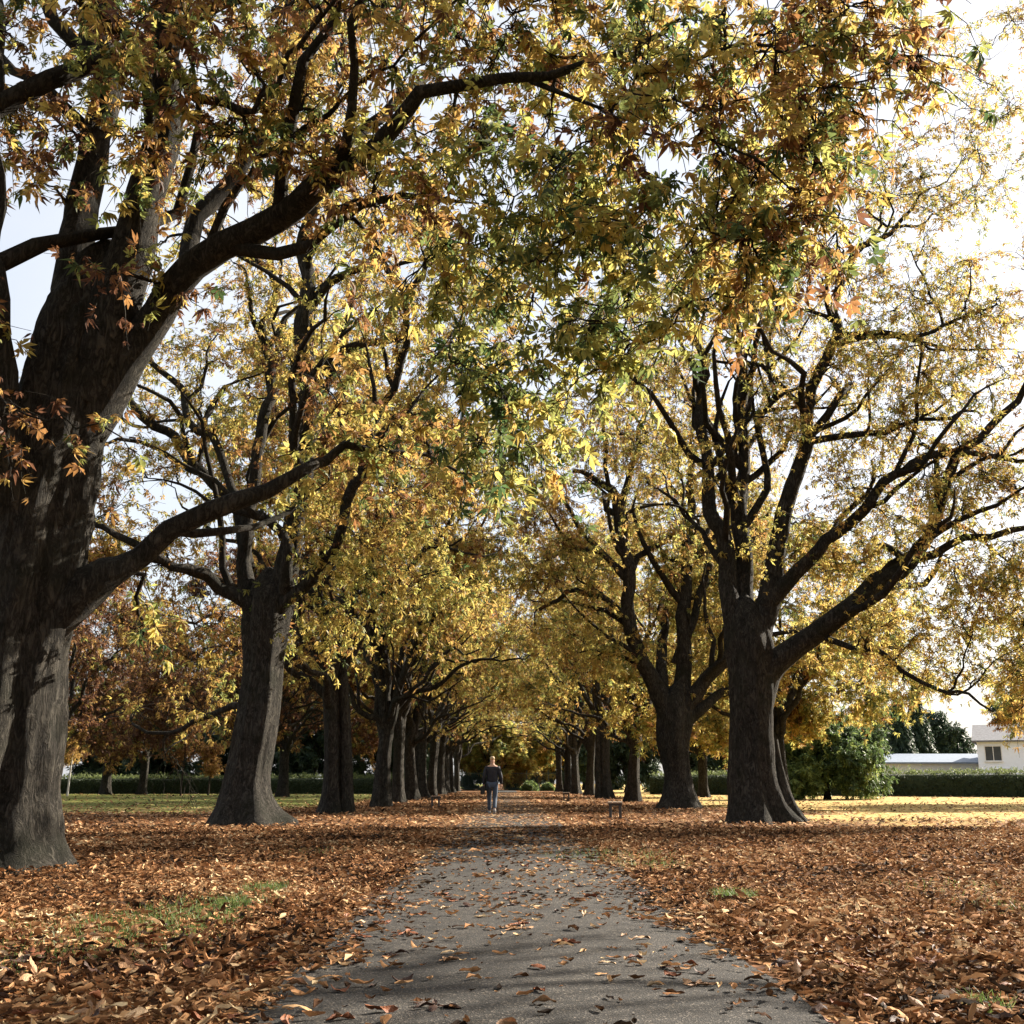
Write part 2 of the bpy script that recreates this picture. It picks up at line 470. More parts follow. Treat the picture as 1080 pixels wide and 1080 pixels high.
# ---- first tree of the left row, right beside the camera's view
Y1 = 14.0
t1 = [(-6.45, Y1, -0.15, 1.12), (-6.40, Y1, 0.35, 1.0), (-6.32, Y1, 0.9, .90), (-6.22, Y1, 1.5, 0.84), W(6, 700, Y1, 128), W(26, 620, Y1, 116), W(48, 520, Y1, 112), W(68, 430, Y1, 106), W(88, 350, Y1, 95), W(102, 300, Y1, 70), W(115,270,Y1,46)]
l1 = [
    [W(118, 400, Y1, 62), W(165, 322, 13.8, 50), W(230, 256, 13.4, 44), W(300, 215, 13.0, 37), W(350, 190, 12.7, 33), W(420, 152, 12.3, 26), W(490, 112, 12.0, 20), W(560, 85, 11.6, 17), W(630, 62, 11.2, 13), W(700, 38, 10.8, 9), W(760, 46, 10.3, 6), W(830, 60, 9.8, 4)],
    [W(130, 370, Y1 + .3, 44), W(165, 315, 14.6, 34), W(225, 225, 15.2, 28), W(265, 145, 15.8, 24), W(300, 50, 16.4, 21), W(345, -10, 17, 18), W(400, -90, 17.5, 13), W(470, -170, 18, 7)],
    [W(92, 615, Y1 - .1, 50), W(130, 586, 13.9, 36), W(180, 560, 14.1, 29), W(240, 541, 14.4, 24), W(290, 515, 14.7, 19), W(330, 494, 15.0, 15), W(380, 470, 15.3, 11), W(430, 470, 15.6, 7), W(480, 500, 15.8, 4)],
    [W(70, 380, Y1 + .2, 60), W(82, 250, 14.3, 54), W(98, 120, 14.6, 46), W(96, 10, 15, 40), W(85, -110, 15.3, 30), W(60, -260, 15.6, 18), W(50, -380, 16, 8)],
    [W(112, 360, Y1 - .1, 70), W(138, 250, 13.8, 60), W(163, 150, 13.7, 54), W(185, 40, 13.5, 44), W(205, -70, 13.2, 36), W(240, -200, 13, 24), W(290, -320, 12.6, 10)],
    [W(20, 560, Y1 - .2, 90), W(-8, 470, 13.3, 62), W(-10, 330, 13.1, 58), W(-9, 180, 13.0, 54), W(-8, 0, 12.9, 48), W(-20, -150, 12.8, 30), W(-30, -300, 12.6, 12)],
    [W(180, 60, 13.5, 22), W(240, 110, 12.6, 12), W(250, 90, 12.2, 9), W(330, 20, 11.4, 8), W(420, -30, 10.7, 5)],
    [W(560, 85, 11.6, 11), W(600, 90, 11.2, 8), W(660, 110, 10.8, 6), W(740, 150, 10.4, 4), W(800, 190, 10.2, 3)],
    [W(200, 290, 13.6, 14), W(260, 180, 13.2, 11), W(330, 120, 12.8, 9), W(400, 60, 12.2, 7), W(470, 10, 11.6, 5)],
]
c1 = []
def E(px, py, Y, rx, rz, n, tint, ry=None):
    return ellips(P(px, py, Y), (rx, ry or rx * 0.9, rz), n, tint)
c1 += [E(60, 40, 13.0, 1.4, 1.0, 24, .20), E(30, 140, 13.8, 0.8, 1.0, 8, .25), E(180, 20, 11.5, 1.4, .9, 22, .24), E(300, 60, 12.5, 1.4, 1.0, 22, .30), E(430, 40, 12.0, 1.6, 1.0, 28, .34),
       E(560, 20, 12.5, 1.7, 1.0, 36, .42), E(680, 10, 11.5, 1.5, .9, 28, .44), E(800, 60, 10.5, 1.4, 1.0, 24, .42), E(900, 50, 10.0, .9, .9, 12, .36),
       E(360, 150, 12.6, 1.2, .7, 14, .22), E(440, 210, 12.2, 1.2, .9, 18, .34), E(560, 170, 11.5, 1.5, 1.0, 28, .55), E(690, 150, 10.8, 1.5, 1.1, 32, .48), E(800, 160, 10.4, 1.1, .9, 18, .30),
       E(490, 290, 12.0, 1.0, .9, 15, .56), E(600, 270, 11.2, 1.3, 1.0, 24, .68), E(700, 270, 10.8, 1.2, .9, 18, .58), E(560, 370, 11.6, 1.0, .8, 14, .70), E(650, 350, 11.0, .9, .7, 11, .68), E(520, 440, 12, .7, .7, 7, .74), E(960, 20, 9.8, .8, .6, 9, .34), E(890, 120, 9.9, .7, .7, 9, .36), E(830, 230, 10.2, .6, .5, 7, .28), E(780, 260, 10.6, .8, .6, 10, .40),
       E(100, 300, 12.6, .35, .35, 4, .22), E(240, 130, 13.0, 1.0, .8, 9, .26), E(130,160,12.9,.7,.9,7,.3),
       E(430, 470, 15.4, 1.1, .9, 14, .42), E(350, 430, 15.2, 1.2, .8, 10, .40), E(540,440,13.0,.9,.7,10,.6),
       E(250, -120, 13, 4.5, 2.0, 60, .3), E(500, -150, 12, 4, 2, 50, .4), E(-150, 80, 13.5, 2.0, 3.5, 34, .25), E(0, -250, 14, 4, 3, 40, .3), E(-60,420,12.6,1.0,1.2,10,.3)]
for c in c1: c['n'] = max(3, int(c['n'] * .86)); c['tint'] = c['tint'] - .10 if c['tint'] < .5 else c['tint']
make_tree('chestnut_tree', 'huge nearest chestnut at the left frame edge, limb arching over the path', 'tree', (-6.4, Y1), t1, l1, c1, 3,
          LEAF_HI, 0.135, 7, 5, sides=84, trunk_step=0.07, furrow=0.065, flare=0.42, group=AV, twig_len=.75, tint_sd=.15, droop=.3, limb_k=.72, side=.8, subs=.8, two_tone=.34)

# ---- second tree of the left row
Y2 = 28.6
t2 = [(-6.35, Y2, -0.15, 0.84), (-6.4, Y2, 0.4, 0.70), (-6.4, Y2, 1.2, 0.58), W(273, 750, Y2, 49), W(277, 700, Y2, 46), W(280, 655, Y2, 54), W(282, 630, Y2, 50), W(283, 612, Y2, 34)]
l2 = [
    [W(270, 645, Y2 - .2, 20), W(232, 612, 28, 18), W(200, 594, 27.4, 16), W(165, 580, 27, 12), W(110, 560, 26.6, 9), W(60, 530, 26.4, 5)],
    [W(268, 650, Y2, 22), W(265, 590, 28.8, 19), W(268, 520, 29, 17), W(277, 440, 29.2, 16), W(282, 360, 29.4, 13), W(292, 300, 29.6, 10), W(250, 270, 29.8, 7), W(220, 240, 30, 4)],
    [W(292, 650, Y2, 32), W(312, 560, 28.4, 28), W(322, 475, 28.2, 26), W(326, 390, 28, 25), W(328, 320, 27.8, 23), W(322, 262, 27.6, 18), W(335, 190, 27.4, 13), W(350, 100, 27.2, 9), W(360, 0, 27, 5)],
    [W(300, 640, Y2, 20), W(303, 600, 28, 16), W(292, 570, 27.8, 14), W(270, 548, 27.8, 12), W(245, 515, 28, 12), W(215, 450, 28.3, 11), W(175, 395, 28.6, 9), W(140, 360, 28.8, 5)],
    [W(262, 600, 29, 18), W(240, 520, 29.3, 15), W(190, 465, 29.5, 14), W(135, 422, 29.7, 11), W(90, 400, 30, 6)],
    [W(326, 325, 27.8, 15), W(358, 292, 27.4, 12), W(390, 275, 27, 9), W(430, 300, 26.5, 7), W(470, 270, 26, 4)],
    [W(296, 640, 28.3, 18), W(345, 585, 27.5, 14), W(372, 530, 27, 14), W(395, 470, 26.6, 13), W(415, 390, 26.3, 11), W(440, 325, 26, 8), W(455, 240, 25.8, 5)],
    [W(262, 745, 29, 9), W(225, 760, 29.4, 7), W(185, 772, 29.8, 6), W(150, 765, 30, 4)],
]
c2 = [E(320, 150, 27, 3.0, 2.5, 26, .34), E(230, 200, 29, 2.6, 2.0, 16, .36), E(150, 350, 29, 2.2, 1.6, 14, .40), E(120, 470, 29, 2.0, 1.2, 10, .42), E(250, 330, 29.5, 2.0, 1.5, 10, .40),
      E(420, 280, 26, 2.4, 2.2, 24, .44), E(470, 380, 25.5, 2.2, 2.4, 34, .40), E(400, 450, 27, 1.6, 1.8, 16, .34), E(380, 590, 27.5, 1.6, 1.6, 22, .50), E(430, 560, 28, 1.3, 1.8, 18, .40), E(340, 660, 28.5, 1.0, 1.0, 10, .52),
      E(200, 660, 31, 2.2, 1.4, 22, .22), E(150, 580, 28, 2.0, .9, 16, .30), E(60, 560, 27, 1.6, 1.4, 14, .30), E(180, 740, 31, 1.6, .6, 9, .3), E(330, 520, 27.5, 1.6, 1.0, 10, .38), E(300,20,28,3,2.5,24,.35), E(240,440,30,1.6,1.2,7,.4)]
make_tree('chestnut_tree', 'second tree of the left row, broad flared trunk splitting into many stems', 'tree', (-6.4, Y2), t2, l2, c2, 5,
          LEAF_LO, 0.135, 9, 7, sides=56, trunk_step=0.12, furrow=0.03, flare=0.5, group=AV, twig_len=1.0, droop=.25, limb_k=.76)

# ---- nearest tree of the right row
YR = 30.0
tr = [(6.55, YR, -0.15, 0.80), (6.5, YR, 0.5, 0.68), (6.45, YR, 1.2, 0.62), W(793, 760, YR, 47), W(792, 710, YR, 48), W(790, 680, YR, 56), W(787, 655, YR, 46), W(786, 640, YR, 30)]
lr = [
    [W(806, 712, YR, 34), W(830, 690, 29.8, 31), W(862, 664, 29.5, 29), W(900, 635, 29.2, 26), W(935, 605, 29, 24), W(962, 585, 28.8, 20), W(985, 545, 28.6, 16), W(1005, 500, 28.4, 14), W(1040, 448, 28.2, 11), W(1090, 405, 28, 8), W(1150, 380, 28, 4)],
    [W(955, 592, 28.9, 14), W(1005, 578, 28.5, 11), W(1060, 562, 28.2, 9), W(1130, 555, 28, 5)],
    [W(778, 680, YR, 28), W(768, 620, 30.1, 25), W(757, 550, 30.2, 21), W(745, 480, 30.3, 17), W(742, 420, 30.4, 13), W(735, 375, 30.5, 9), W(720, 320, 30.6, 5)],
    [W(788, 670, YR + .2, 26), W(784, 600, 30.4, 24), W(781, 520, 30.6, 20), W(780, 440, 30.8, 17), W(777, 370, 31, 14), W(779, 310, 31.2, 10), W(788, 220, 31.4, 6)],
    [W(800, 672, YR, 30), W(817, 600, 29.8, 26), W(830, 530, 29.6, 23), W(846, 470, 29.4, 20), W(862, 410, 29.2, 17), W(878, 350, 29, 14), W(888, 292, 28.8, 11), W(920, 240, 28.6, 7), W(975, 195, 28.4, 4)],
    [W(808, 640, YR - .2, 24), W(848, 592, 29.2, 19), W(882, 562, 28.8, 16), W(918, 522, 28.3, 14), W(965, 485, 28, 12), W(1020, 470, 27.8, 9), W(1090, 485, 27.6, 5)],
    [W(862, 668, 29.5, 9), W(920, 690, 28.6, 7), W(962, 716, 28.0, 6), W(1005, 738, 27.5, 5), W(1055, 760, 27.2, 3)],
    [W(782, 560, 30.5, 13), W(808, 500, 30, 10), W(800, 450, 29.7, 9), W(815, 400, 29.5, 7), W(812, 340, 29.2, 5)],
    [W(846, 470, 29.4, 12), W(890, 460, 29, 10), W(930, 455, 28.7, 8), W(985, 440, 28.4, 6), W(1050, 430, 28.2, 4)],
    [W(878, 350, 29, 10), W(930, 350, 28.5, 8), W(980, 345, 28, 6), W(1050, 320, 27.8, 4)],
    [W(765, 600, 30.2, 10), W(735, 560, 30.3, 8), W(712, 545, 30.4, 6), W(690, 520, 30.5, 4)],
]
cr = [E(1010, 110, 28, 2.2, 1.4, 9, .42), E(1070, 50, 28, 2.0, 1.6, 8, .42), E(960, 60, 29, 2, 1.5, 9, .4), E(950, 420, 28.5, 2.2, 2.0, 20, .44), E(1000, 620, 28, 2.0, 1.4, 16, .46), E(930, 570, 29, 1.6, 1.2, 12, .45), E(1060, 520, 28, 1.8, 1.6, 16, .44), E(980, 700, 28.2, 1.5, .7, 10, .46), E(700, 400, 31, 1.6, 1.6, 12, .44), E(850, 380, 29.5, 1.8, 1.6, 16, .42), E(1040, 420, 28, 2.3, 2.0, 20, .42), E(980, 350, 28, 2.2, 1.6, 20, .44), E(900, 330, 28.5, 2.0, 1.6, 22, .42), E(1040, 300, 28, 2.2, 1.3, 12, .42), E(990, 210, 28, 2.2, 1.6, 12, .40), E(1060, 170, 28, 1.8, 1.6, 6, .4),
      E(820, 300, 29.5, 2.0, 1.8, 22, .40), E(740, 330, 30.5, 1.8, 1.8, 18, .44), E(800, 420, 30, 1.6, 1.6, 12, .44), E(930, 480, 29, 1.8, 1.2, 18, .42), E(1010, 540, 28, 2.0, 1.2, 18, .44), E(880, 540, 29, 1.4, 1.0, 8, .44),
      E(1050, 620, 28, 1.9, 1.2, 22, .46), E(960, 660, 28.5, 1.9, .9, 16, .46), E(1060, 710, 27.5, 1.4, .9, 14, .44), E(700, 480, 31, 1.5, 1.5, 12, .44), E(800, 200, 30, 2.6, 1.8, 24, .4), E(900, 200, 29, 2.0, 1.6, 14, .38),
      E(1150, 450, 27.5, 2.4, 3.0, 24, .42), E(1120, 640, 27.5, 2.0, 2.0, 20, .44), E(830, 60, 30, 3.5, 2.2, 26, .42), E(890, 610, 29.5, 1.1, .8, 6, .44)]
make_tree('chestnut_tree', 'nearest tree of the right row, thick limb rising to the right edge', 'tree', (6.5, YR), tr, lr, cr, 8,
          LEAF_LO, 0.125, 11, 6, sides=56, trunk_step=0.12, furrow=0.03, flare=0.42, group=AV, twig_len=1.1, droop=.15, limb_k=.76, subs=1.5, side=.6,
          extra_low=[[(7.35, YR - .1, -0.15, 0.34), (7.22, YR - .1, 0.5, 0.24), (7.1, YR, 1.3, 0.2), (7.0, YR, 2.1, 0.18)]])

# ---- second tree of the right row
YS = 46.0
ts_ = [(6.95, YS, -0.15, 0.72), (6.95, YS, 0.5, 0.62), (6.95, YS, 1.4, 0.58), W(711, 780, YS, 36), W(713, 755, YS, 40), W(714, 740, YS, 36), W(715, 728, YS, 24)]
ls = [
    [W(706, 752, YS, 24), W(690, 720, 45.8, 20), W(672, 690, 45.6, 18), W(663, 650, 45.4, 17), W(660, 610, 45.2, 16), W(657, 565, 45, 15), W(652, 528, 44.8, 13), W(628, 512, 44.6, 9), W(600, 500, 44.4, 5)],
    [W(654, 535, 44.8, 10), W(668, 490, 44.6, 8), W(678, 440, 44.4, 7), W(690, 390, 44.2, 4)],
    [W(718, 740, YS, 22), W(720, 690, 46.2, 19), W(718, 640, 46.3, 16), W(724, 580, 46.4, 13), W(732, 520, 46.5, 10), W(730, 450, 46.6, 5)],
    [W(722, 748, YS, 22), W(740, 722, 45.8, 18), W(765, 695, 45.5, 15), W(800, 650, 45.2, 11), W(830, 600, 45, 6)],
    [W(726, 758, YS, 15), W(748, 742, 46, 13), W(772, 728, 46.2, 11), W(810, 720, 46.4, 6)],
    [W(700, 735, 46, 12), W(698, 700, 46.5, 14), W(696, 678, 46.8, 13), W(700, 640, 47, 6)],
    [W(660, 610, 45.2, 10), W(640, 590, 45, 8), W(610, 575, 44.6, 6), W(580, 590, 44.3, 4)],
    [W(664, 655, 45.4, 9), W(640, 632, 45, 7), W(610, 628, 44.6, 6), W(570, 640, 44.2, 4)],
    [W(712, 700, 46.3, 10), W(728, 660, 46.1, 10), W(742, 620, 46, 9), W(748, 560, 45.8, 6)],
]
cs = [E(600, 480, 44, 3.0, 2.6, 34, .38), E(680, 430, 45, 3.0, 2.6, 34, .42), E(740, 480, 46, 2.4, 2.4, 22, .44), E(700, 560, 47.5, 2.5, 2.4, 30, .48), E(600, 600, 44, 2.4, 1.6, 22, .44), E(760, 620, 47, 2.2, 2.0, 22, .46),
      E(650, 350, 45, 3.4, 2.6, 34, .38), E(560, 560, 44, 2.0, 2.2, 20, .34), E(740, 700, 48, 2.0, 1.0, 14, .46), E(830, 640, 47, 2.2, 2.4, 20, .46), E(620, 680, 46, 1.6, 1.2, 10, .5), E(720, 270, 46, 4, 2.2, 30, .4), E(780,560,48,3,3,26,.5)]
make_tree('chestnut_tree', 'second tree of the right row, candelabra trunk spreading like an open hand', 'tree', (6.95, YS), ts_, ls, cs, 9,
          LEAF_LO, 0.16, 9, 7, sides=40, trunk_step=0.18, furrow=0.025, flare=0.6, group=AV, twig_len=1.2, droop=.2)

# ------------------------------------------------------------------ prototypes for the rest of the avenue and the park
def auto_tree(name, label, seed, H=17.0, CR_=6.5, r0=0.6, fork=4.5, n_l=7, tint=.42, n_t=230, leafsize=0.175, stems=1,
              low=3.0, group=AV, leafmat=None, twigs=8, leaves=9, sides=28, cat='tree', lean=0.0, base=(0, 0), bark=None, tint_rng=.12, flare=.4):
    r = np.random.default_rng(seed)
    trunk = [(0, 0, -0.15, r0 * 1.15), (0.02, 0, 0.6, r0), (lean * .3, 0, fork * .5, r0 * .88), (lean * .7, r.normal(0, .1), fork, r0 * .86), (lean, 0, fork + .8, r0 * .45)]
    limbs = []
    for i in range(n_l):
        a = 2 * math.pi * (i + r.uniform(-.3, .3)) / n_l
        out = r.uniform(.45, .95) * CR_
        up = (H - fork) * r.uniform(.55, .92) * (1.25 - 0.5 * out / CR_)
        z0 = fork + r.uniform(-.6, .3)
        dx, dy = math.cos(a), math.sin(a)
        rr = r0 * r.uniform(.36, .5)
        limbs.append([(lean * .7 + dx * r0 * .3, dy * r0 * .3, z0 - .3, rr * 1.15), (lean * .7 + dx * out * .17, dy * out * .17, z0 + up * .22, rr), (lean + dx * out * .42, dy * out * .42, z0 + up * .52, rr * .68),
                      (lean + dx * out * .8 + r.normal(0, .4), dy * out * .8 + r.normal(0, .4), z0 + up * .78, rr * .4), (lean + dx * out, dy * out, z0 + up, rr * .12)])
    for i in range(3):
        a = r.uniform(0, 6.28); dx, dy = math.cos(a), math.sin(a); z0 = fork * r.uniform(.7, 1.0)
        limbs.append([(dx * r0 * .4, dy * r0 * .4, z0, .16), (dx * 1.6, dy * 1.6, z0 + 1.2, .12), (dx * CR_ * .5, dy * CR_ * .5, z0 + 2.2, .08), (dx * CR_ * .85, dy * CR_ * .85, z0 + 2.6, .03)])
    cl = []
    nb = 22
    for i in range(nb):
        a = r.uniform(0, 6.28); zz = r.uniform(0, 1)
        prof = math.sin(math.pi * min(1, .22 + zz * .78)) ** .6
        rad = CR_ * prof * r.uniform(.45, .95)
        s = r.uniform(1.3, 2.4) * CR_ / 6.5
        cl.append(ellips((lean + math.cos(a) * rad, math.sin(a) * rad, low + 1.3 + zz * (H - low - 2.5)), (s, s, s * .75), max(3, int(n_t / nb * r.uniform(.6, 1.4))), tint + r.uniform(-tint_rng, tint_rng)))
    t = [tuple([p[0] + base[0], p[1] + base[1], p[2], p[3]]) for p in trunk]
    l = [[tuple([p[0] + base[0], p[1] + base[1], p[2], p[3]]) for p in q] for q in limbs]
    for c in cl: c['c'] = c['c'] + np.array([base[0], base[1], 0])
    ex = None
    if stems == 2:
        ex = [[(base[0] + r0 * 1.3, base[1], -.15, r0 * .62), (base[0] + r0 * 1.25, base[1], 2, r0 * .5), (base[0] + r0 * .9, base[1], fork, r0 * .42)]]
    return make_tree(name, label, cat, base, t, l, cl, seed, LEAF_LO, leafsize, twigs, leaves, sides=sides, trunk_step=.25, furrow=.03, flare=flare, group=group,
                     twig_len=1.2, leafmat=leafmat, bark=bark, extra_low=ex, tint_sd=.15, droop=.12, side=.25, subs=.8, min_z=(low * .75 if low > 1 else -.5))

def place(proto, x, y, rz, s, label, first=False, group=None, sz=None, cat=None):
    o = proto if first else copy_tree(proto)
    o.location = (x, y, 0); o.rotation_euler = (.03 * math.sin(x * 3 + y), .035 * math.cos(y * 1.7), rz); o.scale = (s, s, (sz or s) * (1 + .07 * math.sin(y * 2.3)))
    o['label'] = label
    if group: o['group'] = group
    return o

pA = auto_tree('chestnut_tree', 'x', 21, H=17, CR_=7.0, r0=.37, fork=4.6, n_l=7, tint=.46, stems=2, low=5.0)
pB = auto_tree('chestnut_tree', 'x', 22, H=18, CR_=7.2, r0=.39, fork=4.0, n_l=8, tint=.44, low=6.2)
pC = auto_tree('chestnut_tree', 'x', 23, H=17, CR_=6.8, r0=.37, fork=5.2, n_l=6, tint=.42, low=6.4, lean=.3)
ORD = ['first', 'second', 'third', 'fourth', 'fifth', 'sixth', 'seventh', 'eighth', 'ninth', 'tenth', 'eleventh', 'twelfth', 'thirteenth', 'fourteenth']
lrow = [(-5.75, 38.5), (-5.35, 49.5), (-5.6, 60), (-5.7, 70), (-5.8, 81), (-5.9, 92), (-5.9, 104), (-6, 116), (-6, 129), (-6, 143)]
rrow = [(6.9, 62), (6.75, 77), (6.7, 92), (6.6, 107), (6.6, 122), (6.5, 138)]
left_note = {0: 'third tree of the left row, two dark stems fused at the base', 1: 'fourth tree of the left row, sunlit pale right flank of the trunk'}
right_note = {0: 'third tree of the right row, brightly sunlit right half of the trunk'}
protos = [pA, pB, pC]; used = set()
def nxt(k):
    f = k not in used; used.add(k); return f
for i, (x, y) in enumerate(lrow):
    k = [0, 1, 2, 1, 0, 2, 1, 0, 2, 1][i]
    lab = left_note.get(i, '%s tree counted from the camera in the left avenue row' % ORD[i + 2])
    f = nxt(k)
    place(protos[k], x, y, [0.0, 2.4, 1.0, 4.2, 3.0, 5.1, .6, 2.0, 3.6, 5.5][i], [1.0, 1.02, .98, 1.06, 1.08, 1.12, 1.1, 1.15, 1.1, 1.15][i], lab, f)
for i, (x, y) in enumerate(rrow):
    k = [1, 0, 2, 1, 0, 2][i]
    lab = right_note.get(i, '%s tree counted from the camera in the right avenue row' % ORD[i + 2])
    place(protos[k], x, y, [1.1, 3.3, 0.2, 2.9, 5.0, 4.0][i], [1.0, 1.05, 1.08, 1.1, 1.1, 1.15][i], lab, nxt(k))

# trees of the open park at both sides
pD = auto_tree('park_tree', 'x', 31, H=16, CR_=7.5, r0=.42, fork=3.8, n_l=7, tint=.0, low=2.0, tint_rng=.06, group=None, leafsize=.21, n_t=300, leaves=11)
pE = auto_tree('park_tree', 'x', 32, H=15, CR_=7.5, r0=.40, fork=3.6, n_l=7, tint=.47, low=2.8, group=None, leafsize=.22, n_t=330, tint_rng=.07, leaves=10)
GL = 'broad trees standing on the left lawn'; GR = 'golden trees on the right lawn'
place(pD, -29.5, 75, 0, 1.05, 'dark brown-leaved tree on the left lawn beside the big leaning trunk', True, GL)
place(pD, -13.3, 60, 2, .9, 'rust leaved tree behind the second left avenue trunk', False, GL)
place(pD, -38, 66, 4, 1.1, 'rust leaved tree whose crown shows beside the nearest trunk', False, GL)
place(pD, -36, 104, 1.2, 1.1, 'left tree of the distant pair by the dark hedge', False, GL)
place(pD, -33, 105, 3.2, 1.0, 'right tree of the distant pair by the dark hedge', False, GL)
place(pD, -17, 88, 5.2, 1.05, 'brown leaved tree far back between the second and third left trunks', False, GL)
place(pD, -50, 84, .4, 1.1, 'brown leaved tree far left behind the nearest trunk', False, GL)
place(pE, 12.9, 53.5, 0, 1.0, 'bright yellow tree hanging low just right of the nearest right trunk', True, GR)
place(pE, 31.5, 56, 2.2, .98, 'bright yellow tree with low leaves in front of the pale building', False, GR)
place(pE, 14.5, 84, 4.0, 1.0, 'yellow tree seen between the two nearest right trunks', False, GR)
# trees beside the viewer, beyond the right edge of the frame: their crowns throw the dappled shade
GS = 'chestnut trees beyond the right frame edge'
for i, (x, y) in enumerate([(-6.8, -1.5), (7.2, -3.5), (-6.4, -15), (6.8, -18)]):  # avenue carried on behind the viewer, unseen; added to block sky light
    place([pA, pC, pB, pC][i], x, y, 1 + i * 1.3, 1.0, ['left', 'right', 'left', 'right'][i] + ' row avenue tree ' + ['beside', 'beside', 'well behind', 'well behind'][i] + ' the viewer, outside the photo', False, 'avenue trees behind the viewer')
place(pB, 15.8, 11.8, 1.7, .85, 'tree just outside the right frame edge shading the foreground', False, GS)

pG = auto_tree('green_tree', 'round leafy green tree, half sunlit, in front of the right hedge', 41, H=6.6, CR_=4.0, r0=.2, fork=1.2, n_l=7, tint=.45, low=-.6, group=None, leafsize=.32, n_t=260, leafmat=M_GREENLEAF, bark=M_BARK2, twigs=9, leaves=12, tint_rng=.3)
pG.location = (20.4, 73, 0); pG.scale = (.85, .85, .88)
pT = auto_tree('background_tree', 'x', 42, H=13, CR_=6.0, r0=.35, fork=2.0, n_l=7, tint=.45, low=-.4, group=None, leafsize=.55, n_t=260, leafmat=M_DARKLEAF, bark=M_BARK2, twigs=7, leaves=10, tint_rng=.3)
GB = 'dark green trees beyond the hedges'
bt = [(-75, 130), (-64, 128), (-54, 124), (-45, 128), (-37, 123), (-29, 127), (-21, 124), (-13, 130), (14, 132), (23, 126), (32, 135), (-86, 120), (66, 140), (56, 150), (-3, 172), (5, 176), (-11, 170), (12, 174), (47, 142)]
for i, (x, y) in enumerate(bt):
    side = 'left' if x < -12 else ('right' if x > 13 else 'centre')
    lab = {'left': 'dark green tree standing behind the left hedge', 'right': 'dark green tree standing behind the right hedge', 'centre': 'dark green tree closing the far end of the avenue'}[side]
    place(pT, x, y, i * 1.3, .8 + .25 * ((i * 7) % 5) / 5, lab, i == 0, GB + (' ' + side))
pX = auto_tree('background_tree', 'x', 43, H=12, CR_=5.5, r0=.3, fork=2.5, n_l=6, tint=.46, low=.5, group=None, leafsize=.45, n_t=200, bark=M_BARK2)
place(pX, -1.5, 163, 0, 1.0, 'small golden tree glowing at the end of the avenue', True, 'golden trees at the avenue end')
place(pX, 4.5, 166, 2, .95, 'rusty tree right of centre at the end of the avenue', False, 'golden trees at the avenue end')

for i, (x, y) in enumerate([(0.5, 182), (-9, 186), (9.5, 184)]):
    place([pB, pC, pA][i], x, y, i * 2.1, 1.3, ['tall golden tree filling the gap at the end of the avenue', 'golden tree closing the avenue end on its left', 'golden tree closing the avenue end on its right'][i], False, 'golden trees at the avenue end')
# conifer behind the buildings
def conifer(x, y, H, rad, label):
    r = np.random.default_rng(int(H * 7))
    root = empty('conifer', (x, y, 0)); tag(root, label, 'tree')
    V, F = tube(np.array([(0, 0, -.1, .3), (0, 0, H * .5, .18), (0, 0, H, .03)]), 10); mesh_obj('trunk', V, F, 4, M_BARK2, root, smooth=True)
    n = 9000
    z = r.uniform(.06, 1, n) ** 1.2; a = r.uniform(0, 6.28, n); rr = rad * (1 - z) * (0.7 + .3 * np.sin(a * 9 + z * 40)) * r.uniform(.5, 1, n)
    pos = np.stack([np.cos(a) * rr, np.sin(a) * rr, z * H], -1)
    out = np.stack([np.cos(a), np.sin(a), r.uniform(-.6, .1, n)], -1)
    b = Acc(); scatter(b, LEAF_LO, pos, out, r.normal(0, .4, (n, 3)) + UP, r.uniform(.25, .5, n), r.uniform(0, 1, n), r)
    b.build('crown', M_DARKLEAF, root)
conifer(41, 118, 10.5, 2.6, 'dark narrow conifer behind the blue-grey roof')
conifer(46.5, 128, 12.5, 3.0, 'taller conifer left of the white house')

# young staked trees on the left lawn
def sapling(x, y, H, rad, label, tint, seed, pale):
    r = np.random.default_rng(seed)
    root = empty('young_tree', (x, y, 0)); tag(root, label, 'tree', 'young trees on the left lawn')
    V, F = tube(smooth_path([(0, 0, -.1, .09), (.06, 0, H * .3, .07), (.15, 0, H * .6, .05), (.12, 0, H * .95, .015)], .3), 8); mesh_obj('trunk', V, F, 4, M_PALEBARK if pale else M_TWIG, root, smooth=True)
    BP = []; S = []
    for i in range(26):
        z = H * r.uniform(.42, .95); a = r.uniform(0, 6.28); L = rad * r.uniform(.5, 1.1)
        p0 = np.array([.12, 0, z]); d = np.array([math.cos(a), math.sin(a), .5])
        BP.append([p0 + d * L * t - UP * .2 * t * t for t in np.linspace(0, 1, 5)])
    BP = np.array(BP); v, f = batch_tubes(BP, np.tile(np.linspace(.02, .006, 5), (26, 1)), 4)
    mesh_obj('branchwork', v, f, 4, M_TWIG, root)
    n = 26 * 34; ti = r.integers(0, 26, n); pos = BP[ti, r.integers(1, 5, n)] + r.normal(0, .22, (n, 3))
    b = Acc(); scatter(b, LEAF_LO, pos, r.normal(0, 1, (n, 3)), r.normal(0, .5, (n, 3)) + UP, r.uniform(.15, .3, n), np.clip(r.normal(tint, .08, n), 0, 1), r)
    b.build('crown', M_LEAF, root)
sapling(-35.2, 93, 6.0, 1.5, 'young tree with a white stem and pale rusty leaves on the left lawn', .3, 51, True)
sapling(-26.4, 94, 6.0, 1.9, 'young tree with red leaves on a thin dark stem on the left lawn', .12, 52, False)
sapling(-25.2, 98, 4.2, 1.0, 'smallest young tree right of the red leaved one', .22, 53, False)

